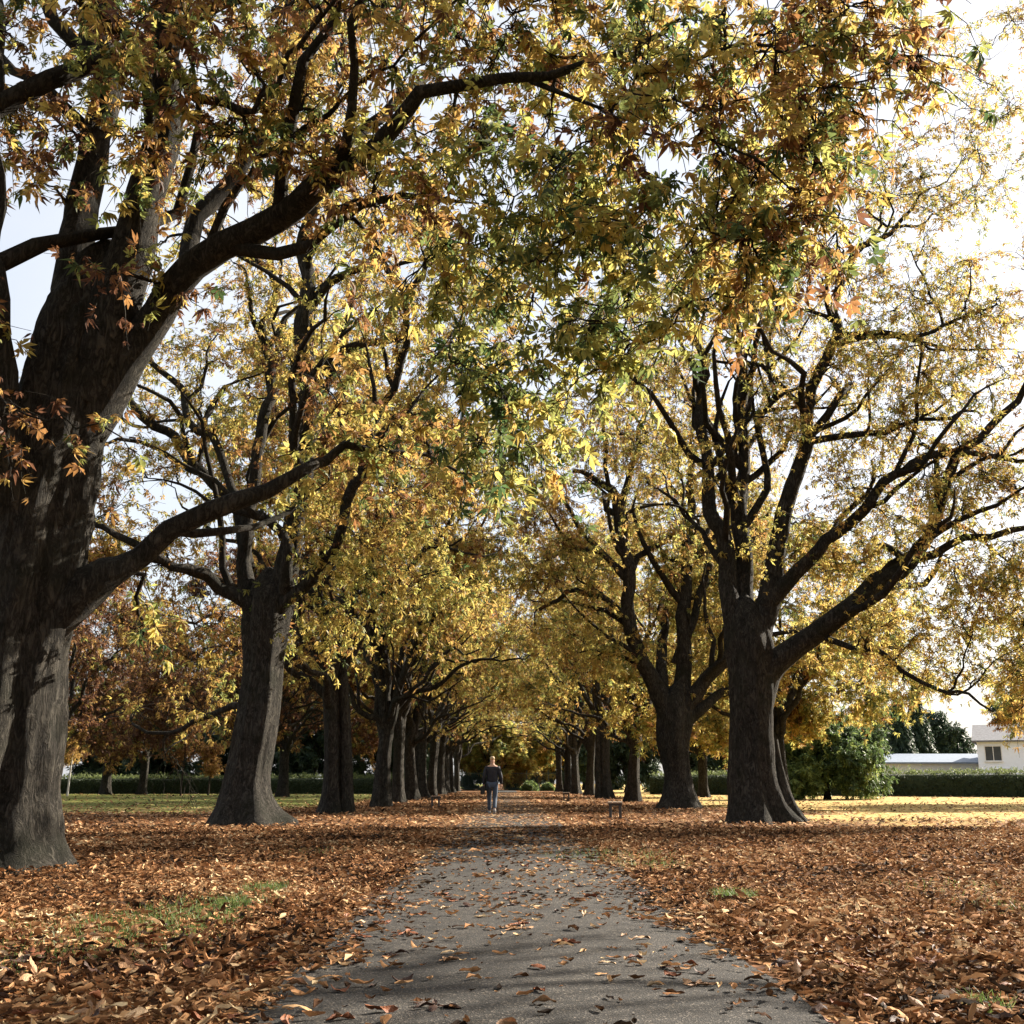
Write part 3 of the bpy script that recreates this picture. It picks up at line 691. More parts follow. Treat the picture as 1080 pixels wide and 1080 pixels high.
# ------------------------------------------------------------------ ground
PX0, PX1 = -1.15, 1.4
def nz2(x, y, s, k=0.0):
    return mnoise.noise(Vector((x * s + k, y * s - k, k)))
def litter_mask(x, y):
    """1 = thick fallen leaves, 0 = lawn"""
    w = 12.5 + 2.5 * nz2(x, y, .12, 3)
    if y > 32:
        w = max(8.0, 12.5 - (y - 32) * .22) + 1.5 * nz2(x, y, .15, 9)
    if x > 0 and y < 34: w += 12
    if x > 0 and y < 34: w = 30
    if x < 0 and y < 40: w = max(w, 16 + 3 * nz2(x, y, .12, 5))
    if x < 0 and y < 28: w = 30
    e = (w - abs(x)) / 3.0 + .5
    e = min(1, max(0, e))
    if x > 0 and 24 < y < 38: e = min(e, max(0.0, 1 - (y - 26 + 4 * nz2(x, y, .2, 1)) / 7) + (1 if x < 8 else 0)); e = min(1, max(0, e))
    return e
GRASSP = [(P(268, 948, 1), 0.0)]
def ground_at(px, py):
    d = CF * FPX + CR * (px - 540.0) - CU * (py - 540.0)
    t = -EYE / d[2]
    return np.array([0, 0, EYE]) + d * t
patches = [(ground_at(282, 940), .26, 260), (ground_at(248, 956), .22, 200), (ground_at(225, 958), .55, 330), (ground_at(170, 975), .6, 330), (ground_at(120, 985), .9, 420), (ground_at(20, 1020), .4, 110), (ground_at(150,1000),.5,80),
           (ground_at(774, 948), .22, 300), (ground_at(1046, 1068), .1, 60), (ground_at(650, 905), 1.0, 350), (ground_at(690, 915), .5, 100), (ground_at(1055, 960), .35, 70), (ground_at(1000,940),.6,60), (ground_at(330,900),.6,60)]

m, nt, out = newmat('park_ground')
b = principled(nt, out, .95, .1)
tc = N(nt, 'ShaderNodeTexCoord')
def vor(scale, seedoff=0.0):
    v = N(nt, 'ShaderNodeTexVoronoi'); v.inputs['Scale'].default_value = scale
    nt.links.new(tc.outputs['Object'], v.inputs['Vector']); return v
v1 = vor(11.0)
sep = N(nt, 'ShaderNodeSeparateColor'); nt.links.new(v1.outputs['Color'], sep.inputs[0])
lr_ = ramp(nt, [(0, (.02, .010, .006)), (.35, (.08, .034, .014)), (.65, (.19, .085, .032)), (1, (.30, .17, .075))])
nt.links.new(sep.outputs[0], lr_.inputs[0])
ng = N(nt, 'ShaderNodeTexNoise'); ng.inputs['Scale'].default_value = 30; ng.inputs['Detail'].default_value = 6
nt.links.new(tc.outputs['Object'], ng.inputs['Vector'])
gr = ramp(nt, [(.3, (.05, .075, .018)), (.5, (.12, .15, .035)), (.7, (.22, .22, .06))])
nt.links.new(ng.outputs['Fac'], gr.inputs[0])
# yellow leaves lying thinly over the lawn
v2 = vor(7.0)
sep2 = N(nt, 'ShaderNodeSeparateColor'); nt.links.new(v2.outputs['Color'], sep2.inputs[0])
at2 = N(nt, 'ShaderNodeAttribute', attribute_name='yellow')
cmpn = N(nt, 'ShaderNodeMath', operation='LESS_THAN'); nt.links.new(sep2.outputs[1], cmpn.inputs[0]); nt.links.new(at2.outputs['Fac'], cmpn.inputs[1])
yl = ramp(nt, [(0, (.30, .15, .05)), (.5, (.50, .34, .12)), (1, (.58, .46, .2))]); nt.links.new(sep2.outputs[2], yl.inputs[0])
mg = N(nt, 'ShaderNodeMix', data_type='RGBA'); nt.links.new(cmpn.outputs[0], mg.inputs[0]); nt.links.new(gr.outputs[0], mg.inputs[6]); nt.links.new(yl.outputs[0], mg.inputs[7])
at = N(nt, 'ShaderNodeAttribute', attribute_name='litter')
n3 = N(nt, 'ShaderNodeTexNoise'); n3.inputs['Scale'].default_value = 1.5; n3.inputs['Detail'].default_value = 6
nt.links.new(tc.outputs['Object'], n3.inputs['Vector'])
ad = N(nt, 'ShaderNodeMath', operation='ADD'); nt.links.new(at.outputs['Fac'], ad.inputs[0]); nt.links.new(n3.outputs['Fac'], ad.inputs[1])
mr = N(nt, 'ShaderNodeMapRange'); mr.inputs[1].default_value = .85; mr.inputs[2].default_value = 1.15; nt.links.new(ad.outputs[0], mr.inputs[0])
mx = N(nt, 'ShaderNodeMix', data_type='RGBA'); nt.links.new(mr.outputs[0], mx.inputs[0]); nt.links.new(mg.outputs[2], mx.inputs[6]); nt.links.new(lr_.outputs[0], mx.inputs[7])
nt.links.new(mx.outputs[2], b.inputs['Base Color'])
bp = N(nt, 'ShaderNodeBump'); bp.inputs['Strength'].default_value = 1.0; bp.inputs['Distance'].default_value = .05
nt.links.new(v1.outputs['Distance'], bp.inputs['Height']); nt.links.new(bp.outputs[0], b.inputs['Normal'])
M_GROUND = m

# one sheet, fine near the camera, reaching the horizon
xs = np.concatenate([[-900, -400, -200, -120], np.arange(-90, -20, 5), np.arange(-20, 20.1, 1.0), np.arange(25, 91, 5), [120, 200, 400, 900]])
ys = np.concatenate([[-300, -60, -20], np.arange(-5, 60, 1.0), np.arange(60, 180, 4), [200, 260, 400, 800, 1800]])
GX, GY = np.meshgrid(xs, ys)
GV = np.stack([GX.ravel(), GY.ravel(), np.zeros(GX.size)], -1)
for i in range(len(GV)):
    x, y = GV[i, :2]
    if abs(x) > 2.5 and abs(x) < 40 and 0 < y < 60:
        GV[i, 2] = .035 * nz2(x, y, .35, 2) - .01
nx = len(xs)
I, J = np.meshgrid(np.arange(len(ys) - 1), np.arange(nx - 1), indexing='ij')
a0 = (I * nx + J).ravel()
GF = np.stack([a0, a0 + 1, a0 + 1 + nx, a0 + nx], -1)
go = mesh_obj('ground', GV, GF, 4, M_GROUND, smooth=True)
at = go.data.attributes.new('litter', 'FLOAT', 'POINT'); at.data.foreach_set('value', np.array([litter_mask(x, y) for x, y in GV[:, :2]], dtype=np.float32))
at = go.data.attributes.new('yellow', 'FLOAT', 'POINT'); at.data.foreach_set('value', np.array([.85 if x > 0 else .12 + .3 * max(0, 1 - abs(y - 46) / 8) for x, y in GV[:, :2]], dtype=np.float32))
tag(go, kind='structure')

# asphalt path
m, nt, out = newmat('asphalt')
b = principled(nt, out, .85, .3)
tc = N(nt, 'ShaderNodeTexCoord')
n1 = N(nt, 'ShaderNodeTexNoise'); n1.inputs['Scale'].default_value = 180; n1.inputs['Detail'].default_value = 3; nt.links.new(tc.outputs['Object'], n1.inputs['Vector'])
n2 = N(nt, 'ShaderNodeTexNoise'); n2.inputs['Scale'].default_value = 1.3; n2.inputs['Detail'].default_value = 8; nt.links.new(tc.outputs['Object'], n2.inputs['Vector'])
vv = N(nt, 'ShaderNodeTexVoronoi'); vv.inputs['Scale'].default_value = 130; nt.links.new(tc.outputs['Object'], vv.inputs['Vector'])
sp = N(nt, 'ShaderNodeSeparateColor'); nt.links.new(vv.outputs['Color'], sp.inputs[0])
r1 = ramp(nt, [(0, (.011, .011, .011)), (.6, (.027, .0255, .024)), (.9, (.05, .047, .043)), (1, (.2, .18, .16))]); nt.links.new(sp.outputs[0], r1.inputs[0])
r2 = ramp(nt, [(.3, (.62, .6, .58)), (.7, (1.25, 1.2, 1.12))]); nt.links.new(n2.outputs['Fac'], r2.inputs[0])
mm = N(nt, 'ShaderNodeMix', data_type='RGBA', blend_type='MULTIPLY'); mm.inputs[0].default_value = 1; nt.links.new(r1.outputs[0], mm.inputs[6]); nt.links.new(r2.outputs[0], mm.inputs[7])
vc = N(nt, 'ShaderNodeTexVoronoi', feature='DISTANCE_TO_EDGE'); vc.inputs['Scale'].default_value = .55
nd = N(nt, 'ShaderNodeTexNoise'); nd.inputs['Scale'].default_value = 2.5; nd.inputs['Detail'].default_value = 6; nt.links.new(tc.outputs['Object'], nd.inputs['Vector'])
av = N(nt, 'ShaderNodeVectorMath', operation='ADD'); nt.links.new(tc.outputs['Object'], av.inputs[0]); nt.links.new(nd.outputs['Color'], av.inputs[1]); nt.links.new(av.outputs[0], vc.inputs['Vector'])
cr_ = ramp(nt, [(0, (.25, .24, .22)), (.012, (1, 1, 1))]); nt.links.new(vc.outputs['Distance'], cr_.inputs[0])
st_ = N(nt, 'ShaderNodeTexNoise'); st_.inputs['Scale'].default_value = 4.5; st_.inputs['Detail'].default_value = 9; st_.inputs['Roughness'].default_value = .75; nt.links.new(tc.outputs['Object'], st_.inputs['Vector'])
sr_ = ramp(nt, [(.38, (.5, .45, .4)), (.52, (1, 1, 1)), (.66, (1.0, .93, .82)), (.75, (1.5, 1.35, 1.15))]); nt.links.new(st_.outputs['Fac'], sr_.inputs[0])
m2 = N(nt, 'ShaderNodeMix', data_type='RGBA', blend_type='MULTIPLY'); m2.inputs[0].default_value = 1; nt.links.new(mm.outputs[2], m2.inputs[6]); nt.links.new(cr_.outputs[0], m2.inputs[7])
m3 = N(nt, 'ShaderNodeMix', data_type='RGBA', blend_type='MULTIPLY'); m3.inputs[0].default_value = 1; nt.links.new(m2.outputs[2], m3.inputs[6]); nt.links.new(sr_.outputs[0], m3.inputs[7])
nt.links.new(m3.outputs[2], b.inputs['Base Color'])
bp = N(nt, 'ShaderNodeBump'); bp.inputs['Strength'].default_value = .6; bp.inputs['Distance'].default_value = .006; nt.links.new(vv.outputs['Distance'], bp.inputs['Height']); nt.links.new(bp.outputs[0], b.inputs['Normal'])
M_ASPH = m
ysp = np.concatenate([np.arange(-6, 60, .25), np.arange(60, 160, 2.0)])
PV = []; 
for y in ysp:
    e0 = PX0 + .10 * nz2(0, y, .9, 7) + .04 * nz2(0, y, 4, 1); e1 = PX1 + .12 * nz2(5, y, .8, 3) + .04 * nz2(2, y, 4, 6)
    for t in np.linspace(0, 1, 7):
        PV.append((e0 + (e1 - e0) * t, y, .012 + .022 * math.sin(math.pi * t)))
k = 7
I, J = np.meshgrid(np.arange(len(ysp) - 1), np.arange(k - 1), indexing='ij'); a0 = (I * k + J).ravel()
po = mesh_obj('path', np.array(PV), np.stack([a0, a0 + 1, a0 + 1 + k, a0 + k], -1), 4, M_ASPH, smooth=True)
tag(po, kind='structure')

# ------------------------------------------------------------------ fallen leaves
def curled(seed, nu, nv, L=1.0, hard=1.0):
    """a dry leaflet: obovate blade, bent along its length and rolled across"""
    r = np.random.default_rng(seed)
    bend = r.uniform(-1.2, 2.6) * hard; roll = r.uniform(-.8, 2.9) * hard; tw = r.normal(0, 1.0) * hard; wv = r.uniform(0, 6); w = r.uniform(.12, .23)
    vs = []
    for i in range(nu + 1):
        u = i / nu
        half = w * (math.sin(math.pi * min(1, u ** 1.35 * .97 + .02)) ** .8 + .03)
        th = bend * (u - .5)
        y = (math.sin(th) / bend if abs(bend) > .05 else u - .5); z = (1 - math.cos(th)) / bend if abs(bend) > .05 else 0
        for j in range(nv + 1):
            s = (j / nv - .5) * 2
            a = roll * s * .5 + tw * (u - .5)
            x = half * s * math.cos(roll * s * .4)
            zz = z + half * abs(s) * math.sin(abs(roll * s) * .6) * (1 if roll > 0 else -1) + .045 * math.sin(u * 11 + s * 3.5 + wv) * hard
            c, sn = math.cos(tw * (u - .5)), math.sin(tw * (u - .5))
            vs.append((x * c - zz * sn, y, x * sn + zz * c))
    vs = np.array(vs); vs[:, 2] -= vs[:, 2].min()
    fs = []
    for i in range(nu):
        for j in range(nv):
            a = i * (nv + 1) + j; fs.append((a, a + 1, a + nv + 2, a + nv + 1))
    return vs * L, np.array(fs)
LF_HI = [curled(100 + i, 5, 3) for i in range(14)]
LF_MD = [curled(200 + i, 3, 2) for i in range(12)]
LF_LO = [curled(300 + i, 2, 1, hard=.8) for i in range(8)]
rl = np.random.default_rng(77)
litter = Acc()
def lay(n, y0, y1, templates, smin, smax, zmax, side=None, tiltsd=.3):
    # area-uniform sampling in the wedge that the lens sees, with a margin
    y = np.sqrt(rl.uniform(y0 ** 2, y1 ** 2, n)); hw = y * .5 + 2.0
    x = rl.uniform(-1, 1, n) * hw
    keep = np.ones(n, bool)
    for i in range(n):
        if PX0 - .35 < x[i] < PX1 + .35:
            e = min(x[i] - PX0, PX1 - x[i]) + .38 * nz2(x[i], y[i], 1.1, 4) + .08 * nz2(x[i], y[i], 5, 4)
            if e > 0:
                cl = .03 + .10 * max(0, nz2(x[i], y[i], .9, 11)) + min(.9, (max(0, y[i] - 7) / 30))
                keep[i] = rl.random() < math.exp(-e / .12) * .8 + cl * .6
                continue
        m_ = litter_mask(x[i], y[i])
        if m_ < 1 and rl.random() > .12 + .88 * m_: keep[i] = False
        for (g, rad, c) in patches:
            d2 = ((x[i] - g[0]) ** 2 + ((y[i] - g[1]) / 1.5) ** 2) / rad ** 2
            if d2 < 1 and rl.random() < (1 - d2) * .75: keep[i] = False
    x = x[keep]; y = y[keep]; n = len(x)
    onp = (x > PX0) & (x < PX1)
    z = rl.uniform(0, 1, n) ** 1.5 * zmax; z[onp] = .034
    z[~onp] += np.array([max(0, .035 * nz2(a, b_, .35, 2)) for a, b_ in zip(x[~onp], y[~onp])])
    a = rl.uniform(0, 6.28, n); ti = np.where(onp, .06, tiltsd)
    fw = np.stack([np.cos(a), np.sin(a), rl.normal(0, 1, n) * ti], -1)
    up = np.stack([rl.normal(0, 1, n) * ti, rl.normal(0, 1, n) * ti, np.ones(n)], -1)
    sz = rl.uniform(smin, smax, n)
    z = z + sz * .15 * np.abs(fw[:, 2])
    low = np.array([nz2(a_, b_, .5, 8) for a_, b_ in zip(x, y)])
    tint = np.clip(rl.beta(1.25, 1.9, n) + low * .38, 0, 1)
    scatter(litter, templates, np.stack([x, y, z], -1), fw, up, sz, tint, rl)
lay(42000, 3.2, 12, LF_MD, .03, .115, .045)
lay(26000, 3.2, 14, LF_MD, .018, .055, .065)
lay(10000, 3.2, 10, LF_HI, .06, .145, .075)
lay(64000, 12, 26, LF_MD, .05, .15, .06)
lay(60000, 26, 60, LF_LO, .12, .22, .05)
lay(34000, 60, 120, LF_LO, .2, .34, .05)
# the leaves trodden along the far part of the path
nn = 12000
yy = rl.uniform(17, 125, nn); xx = rl.uniform(PX0 - .1, PX1 + .1, nn)
kp = rl.random(nn) < np.clip((yy - 14) / 20, 0, 1) * np.array([.55 + .9 * nz2(a_, b_, .45, 21) + .35 * min(1, 2 * abs((a_ - .12) / 1.3) ** 2) for a_, b_ in zip(xx, yy)])
xx = xx[kp]; yy = yy[kp]; nn = len(xx); aa = rl.uniform(0, 6.28, nn)
scatter(litter, LF_LO, np.stack([xx, yy, np.full(nn, .037)], -1), np.stack([np.cos(aa), np.sin(aa), rl.normal(0, .1, nn)], -1), np.stack([rl.normal(0, .1, nn), rl.normal(0, .1, nn), np.ones(nn)], -1), rl.uniform(.09, .2, nn), rl.beta(1.6, 1.7, nn), rl)
lo = litter.build('leaf_litter', M_LITTER, smooth=False)
tag(lo, 'thick brown and rust leaf litter covering the verges', 'leaves', kind='stuff')

# 300 single leaves: all that lie on the asphalt near the camera, then the nearest of the verge
COLS = [('dark brown', (.05, .022, .013)), ('rust red', (.19, .065, .026)), ('tan', (.30, .165, .08)), ('pale buff', (.46, .32, .19))]
LM = []
for nme, c in COLS:
    LM.append(simple('dry_leaf_' + nme.replace(' ', '_'), c, .6, .35, 25, .3, .3))
shapes = {}
def leaf_mesh(kind, k, ci):
    key = (kind, k, ci)
    if key not in shapes:
        if kind == 'leaflet':
            v, f = curled(400 + k, 8, 4)
        else:
            vv_ = []; ff = []; n0 = 0; r = np.random.default_rng(500 + k)
            for q in range(5):
                v, f = curled(600 + k * 7 + q, 6, 3, hard=.75)
                v = v.copy(); v[:, 1] += .52; s = r.uniform(.6, 1.0); v *= s
                a = R(-100 + 50 * q) + r.normal(0, .15); c, sn = math.cos(a), math.sin(a)
                v2 = v.copy(); v2[:, 0] = v[:, 0] * c - v[:, 1] * sn; v2[:, 1] = v[:, 0] * sn + v[:, 1] * c
                vv_.append(v2); ff.append(f + n0); n0 += len(v)
            v = np.concatenate(vv_); f = np.concatenate(ff)
        me = bpy.data.meshes.new('fallen_leaf'); me.from_pydata([tuple(q) for q in v], [], [tuple(map(int, q)) for q in f]); me.update()
        for p_ in me.polygons: p_.use_smooth = True
        me.materials.append(LM[ci]); shapes[key] = me
    return shapes[key]
rf = np.random.default_rng(5)
cand = []
tries = 0
while len(cand) < 150 and tries < 20000:      # on the asphalt
    tries += 1
    y = rf.uniform(4.6, 15.5) ** 1.0; x = rf.uniform(PX0 - .05, PX1 + .05)
    e = min(x - PX0, PX1 - x)
    pr = .25 + .75 * math.exp(-max(e, 0) / .25) + .6 * max(0, nz2(x, y, .9, 11))
    if rf.random() > pr * .6: continue
    if any((x - q[0]) ** 2 + (y - q[1]) ** 2 < .012 for q in cand): continue
    cand.append((x, y, 'asphalt'))
while len(cand) < 300:                          # on top of the verge litter, nearest the camera
    y = math.sqrt(rf.uniform(4.9 ** 2, 8.2 ** 2)); x = rf.uniform(-y * .46, y * .46)
    if PX0 - .05 < x < PX1 + .05: continue
    cand.append((x, y, 'verge'))
for (x, y, where) in cand:
    ci = int(rf.choice(4, p=[.2, .34, .3, .16]))
    palm = rf.random() < .28
    k = int(rf.integers(0, 9 if not palm else 5))
    s = rf.uniform(.085, .15) if not palm else rf.uniform(.085, .125)
    o = bpy.data.objects.new('fallen_leaf', leaf_mesh('palm' if palm else 'leaflet', k, ci)); col.objects.link(o)
    zz = .012 + .022 * math.sin(math.pi * min(1, max(0, (x - PX0) / (PX1 - PX0)))) + .002 if where == 'asphalt' else .05
    o.location = (x, y, zz); o.rotation_euler = (rf.normal(0, .05 if where == 'asphalt' else .3), rf.normal(0, .05 if where == 'asphalt' else .3), rf.uniform(0, 6.28)); o.scale = (s, s, s)
    if where == 'asphalt':
        t = (x - PX0) / (PX1 - PX0)
        pos = 'at left edge of' if t < .28 else ('at right edge of' if t > .72 else 'on middle of')
        far = 'nearest the camera' if y < 6.6 else ('a few steps ahead' if y < 10 else 'further ahead')
        lab = '%s %s %s the asphalt, %s' % (COLS[ci][0], 'whole fallen leaf' if palm else 'curled leaflet', pos, far)
    else:
        lab = '%s %s on top of the %s verge litter, nearest the camera' % (COLS[ci][0], 'whole fallen leaf' if palm else 'curled leaflet', 'left' if x < 0 else 'right')
    tag(o, lab, 'leaf', 'single leaves fallen nearest the camera')

# grass tufts
ga = []
rg = np.random.default_rng(9)
GT = Acc()
for (g, rad, c) in patches:
    n = int(c * 1.9)
    a = rg.uniform(0, 6.28, n); q = np.sqrt(rg.uniform(0, 1, n)) * rad
    bx_ = g[0] + np.cos(a) * q; by_ = g[1] + np.sin(a) * q * 1.5
    h = rg.uniform(.03, .09, n); w_ = .004
    d = rg.normal(0, .45, (n, 2)); th = rg.uniform(0, 3.14, n)
    sx, sy = np.cos(th) * w_, np.sin(th) * w_
    p0 = np.stack([bx_ - sx, by_ - sy, np.zeros(n)], -1); p1 = np.stack([bx_ + sx, by_ + sy, np.zeros(n)], -1)
    tipx, tipy = bx_ + d[:, 0] * h, by_ + d[:, 1] * h
    p2 = np.stack([tipx + sx * .3, tipy + sy * .3, h], -1); p3 = np.stack([tipx - sx * .3, tipy - sy * .3, h], -1)
    V = np.stack([p0, p1, p2, p3], 1).reshape(-1, 3); F = np.arange(n * 4).reshape(-1, 4)
    GT.add(V, F, rg.uniform(0, 1, n))
M_GRASS = leaf_mat('grass_blades', [(0, (.04, .07, .018)), (.6, (.08, .14, .025)), (1, (.2, .22, .07))], .35)
tag(GT.build('grass', M_GRASS), 'small green grass tufts poking through the fallen leaves', 'grass', kind='stuff')

# ------------------------------------------------------------------ hedges
def hedge(pts, h, wdt, label, seed):
    r = np.random.default_rng(seed)
    x0, y0 = pts[0]; x1, y1 = pts[1]
    L = math.hypot(x1 - x0, y1 - y0); d = np.array([(x1 - x0) / L, (y1 - y0) / L]); nrm = np.array([-d[1], d[0]])
    root = empty('hedge', (x0, y0, 0)); tag(root, label, 'hedge')
    ns = int(L / .6); prof = [(-.5, 0), (-.5, .5), (-.48, .9), (-.3, .97), (0, 1), (.3, .97), (.48, .9), (.5, .5), (.5, 0)]
    V = []
    for i in range(ns + 1):
        s = L * i / ns
        for (u, w_) in prof:
            o_ = u * wdt * .86 + .06 * nz2(s, w_ * 3 + u * 5, .8, seed); zz = w_ * h * .95 + (.08 * nz2(s, u, .6, seed + 2) if w_ > .3 else 0)
            p = d * s + nrm * o_; V.append((p[0], p[1], zz))
    k = len(prof); I, J = np.meshgrid(np.arange(ns), np.arange(k - 1), indexing='ij'); a0 = (I * k + J).ravel()
    mesh_obj('hedge_core', np.array(V), np.stack([a0, a0 + k, a0 + k + 1, a0 + 1], -1), 4, M_DK, root)
    n = int(L * 190)
    s = r.uniform(0, L, n); face = r.random(n)
    u = np.where(face < .4, -.5, np.where(face < .6, .5, r.uniform(-.5, .5, n))); w_ = np.where(face < .6, r.uniform(.02, 1, n), 1.0)
    z = w_ * h + np.array([.09 * nz2(q, 0, .5, seed) for q in s]) + r.normal(0, .07, n)
    top = face >= .6; z[top] += r.exponential(.09, top.sum())
    pos = np.stack([d[0] * s + nrm[0] * u * wdt, d[1] * s + nrm[1] * u * wdt, z], -1) + r.normal(0, .05, (n, 3))
    out = r.normal(0, 1, (n, 3)) + np.stack([nrm[0] * u, nrm[1] * u, np.where(top, 1, 0)], -1) * 2
    b_ = Acc(); scatter(b_, LEAF_LO, pos, out, r.normal(0, 1, (n, 3)) + UP * .3, r.uniform(.1, .2, n), np.clip(r.beta(2, 2.4, n) * .7 + np.where(top, .65, 0), 0, 1), r)  # top leaves get a lighter tint: sunlight painted into their colour
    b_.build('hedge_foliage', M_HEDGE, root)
M_DK = simple('hedge_inside', (.025, .035, .015), .95, .3, 5)
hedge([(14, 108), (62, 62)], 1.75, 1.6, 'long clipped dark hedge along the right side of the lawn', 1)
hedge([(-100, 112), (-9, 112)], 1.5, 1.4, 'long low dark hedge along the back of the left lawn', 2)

# ------------------------------------------------------------------ buildings
def box(acc_v, acc_f, x0, x1, y0, y1, z0, z1):
    n = len(acc_v)
    acc_v += [(x0, y0, z0), (x1, y0, z0), (x1, y1, z0), (x0, y1, z0), (x0, y0, z1), (x1, y0, z1), (x1, y1, z1), (x0, y1, z1)]
    acc_f += [(n, n + 3, n + 2, n + 1), (n + 4, n + 5, n + 6, n + 7), (n, n + 1, n + 5, n + 4), (n + 1, n + 2, n + 6, n + 5), (n + 2, n + 3, n + 7, n + 6), (n + 3, n, n + 4, n + 7)]
def boxes(name, lst, mat, parent=None, bevel=0.0):
    v = []; f = []
    for b_ in lst: box(v, f, *b_)
    me = bpy.data.meshes.new(name); me.from_pydata(v, [], f); me.update(); me.materials.append(mat)
    o = bpy.data.objects.new(name, me); col.objects.link(o); o.parent = parent
    if bevel:
        md = o.modifiers.new('bevel', 'BEVEL'); md.width = bevel; md.segments = 2
    return o
def poly(name, v, f, mat, parent=None):
    me = bpy.data.meshes.new(name); me.from_pydata(v, [], f); me.update(); me.materials.append(mat)
    o = bpy.data.objects.new(name, me); col.objects.link(o); o.parent = parent; return o
M_WALLP = simple('pale_render', (.62, .62, .58), .85, .06, 3)
M_WALLW = simple('white_render', (.78, .84, .95), .8, .04, 3)
M_ROOFB = simple('blue_grey_roofing', (.20, .24, .30), .6, .12, 4)
M_ROOFR = simple('grey_tile_roof', (.16, .16, .17), .8, .25, 5)
M_FRAME = simple('window_frame_white', (.7, .7, .7), .5, .05, 4, .4, 0)
M_GLASS = simple('window_glass_dark', (.05, .06, .075), .08, .1, 2, .6, 0)
# low pale building
bo = empty('low_building', (38, 112, 0)); tag(bo, 'long low pale building with a blue-grey roof behind the right hedge', 'building')
boxes('wall', [(-3, 13, 0, 7, 0, 2.85)], M_WALLP, bo)
poly('roof', [(-3.3, -.4, 2.86), (13.3, -.4, 2.86), (13.3, 7.4, 2.86), (-3.3, 7.4, 2.86), (-3.3, -.4, 3.0), (13.3, -.4, 3.0), (13.3, 7.4, 3.0), (-3.3, 7.4, 3.0), (0, 3.5, 3.9), (10, 3.5, 3.9)],
     [(0, 3, 2, 1), (0, 1, 5, 4), (1, 2, 6, 5), (2, 3, 7, 6), (3, 0, 4, 7), (4, 5, 9, 8), (6, 7, 8, 9), (5, 6, 9), (7, 4, 8)], M_ROOFB, bo)
for wx in (1, 5, 9):
    w = boxes('window', [(wx, wx + 1.4, -.05, .02, 1.0, 1.08), (wx, wx + 1.4, -.05, .02, 2.1, 2.18), (wx, wx + .07, -.05, .02, 1.08, 2.1), (wx + 1.33, wx + 1.4, -.05, .02, 1.08, 2.1)], M_FRAME, bo)
    boxes('pane', [(wx + .07, wx + 1.33, -.02, .01, 1.08, 2.1)], M_GLASS, w)
# white two-storey house
hp = P(1034, 826, 106)
ho = empty('white_house', (hp[0], 106, 0), -.43); tag(ho, 'white two storey house with an upper window at the right edge', 'house')
boxes('wall', [(0, 12, 0, 9, 0, 4.7)], M_WALLW, ho)
poly('roof', [(-.4, -.5, 4.71), (12.4, -.5, 4.71), (12.4, 9.5, 4.71), (-.4, 9.5, 4.71), (-.4, 4.5, 6.5), (12.4, 4.5, 6.5), (-.4, -.5, 4.85), (12.4, -.5, 4.85)],
     [(0, 3, 2, 1), (0, 1, 7, 6), (6, 7, 5, 4), (2, 3, 4, 5), (3, 0, 6, 4), (1, 2, 5, 7)], M_ROOFR, ho)
ch = boxes('chimney', [(8, 8.9, 4, 4.8, 5.8, 7.4)], M_ROOFR, ho)
for (wx, wz) in ((.6, 2.95), (4.2, 2.95), (8.0, 2.95), (1.2, .9), (6.0, .9)):
    w = boxes('window', [(wx, wx + 1.5, -.06, .02, wz, wz + .09), (wx, wx + 1.5, -.06, .02, wz + 1.35, wz + 1.44), (wx, wx + .08, -.06, .02, wz + .09, wz + 1.35), (wx + 1.42, wx + 1.5, -.06, .02, wz + .09, wz + 1.35), (wx + .72, wx + .78, -.06, .02, wz + .09, wz + 1.35)], M_FRAME, ho)
    boxes('pane', [(wx + .08, wx + 1.42, -.02, .01, wz + .09, wz + 1.35)], M_GLASS, w)
    boxes('sill', [(wx - .08, wx + 1.58, -.14, -.065, wz - .08, wz - .003)], M_FRAME, w)

# park railing closing the avenue
M_IRON = simple('dark_green_iron', (.03, .055, .045), .5, .2, 6, .4, 0)
fo = empty('park_railing', (0, 160, 0)); tag(fo, 'dark green iron railing across the far end of the path', 'fence')
boxes('rail', [(-9, 9, -.03, .03, .25, .31), (-9, 9, -.03, .03, 2.25, 2.32)], M_IRON, fo)
boxes('railing_bars', [(x - .015, x + .015, -.015, .015, .05, 2.5) for x in np.arange(-8.9, 8.95, .18)], M_IRON, fo)['kind'] = 'stuff'
for x in (-9, -6, -3, 3, 6, 9):
    boxes('post', [(x - .06, x + .06, -.07, .07, 0, 2.7), (x - .08, x + .08, -.09, .09, 2.7, 2.76)], M_IRON, fo)

# round shrubs at the end
def shrub(x, y, rad, h, label, mat, seed):
    r = np.random.default_rng(seed); root = empty('shrub', (x, y, 0)); tag(root, label, 'shrub')
    n = 2600; d = r.normal(size=(n, 3)); d /= np.linalg.norm(d, axis=1)[:, None]; d[:, 2] = np.abs(d[:, 2])
    k = np.array([1 + .25 * mnoise.noise(Vector(q * 2.2) + Vector((seed, 0, 0))) for q in d])
    pos = d * k[:, None] * r.uniform(.55, 1, n)[:, None] ** .5 * np.array([rad, rad, h])
    b_ = Acc(); scatter(b_, LEAF_LO, pos, d + r.normal(0, .6, (n, 3)), r.normal(0, .8, (n, 3)) + UP, r.uniform(.15, .28, n), r.uniform(0, 1, n), r); b_.build('foliage', mat, root)
    st = np.array([[np.zeros(3), np.array([math.cos(a) * rad * .3, math.sin(a) * rad * .3, h * .4]), np.array([math.cos(a) * rad * .6, math.sin(a) * rad * .6, h * .8])] for a in np.linspace(0, 6, 9)])
    v, f = batch_tubes(st, np.tile([.03, .02, .008], (9, 1)), 4); mesh_obj('stem', v, f, 4, M_TWIG, root)
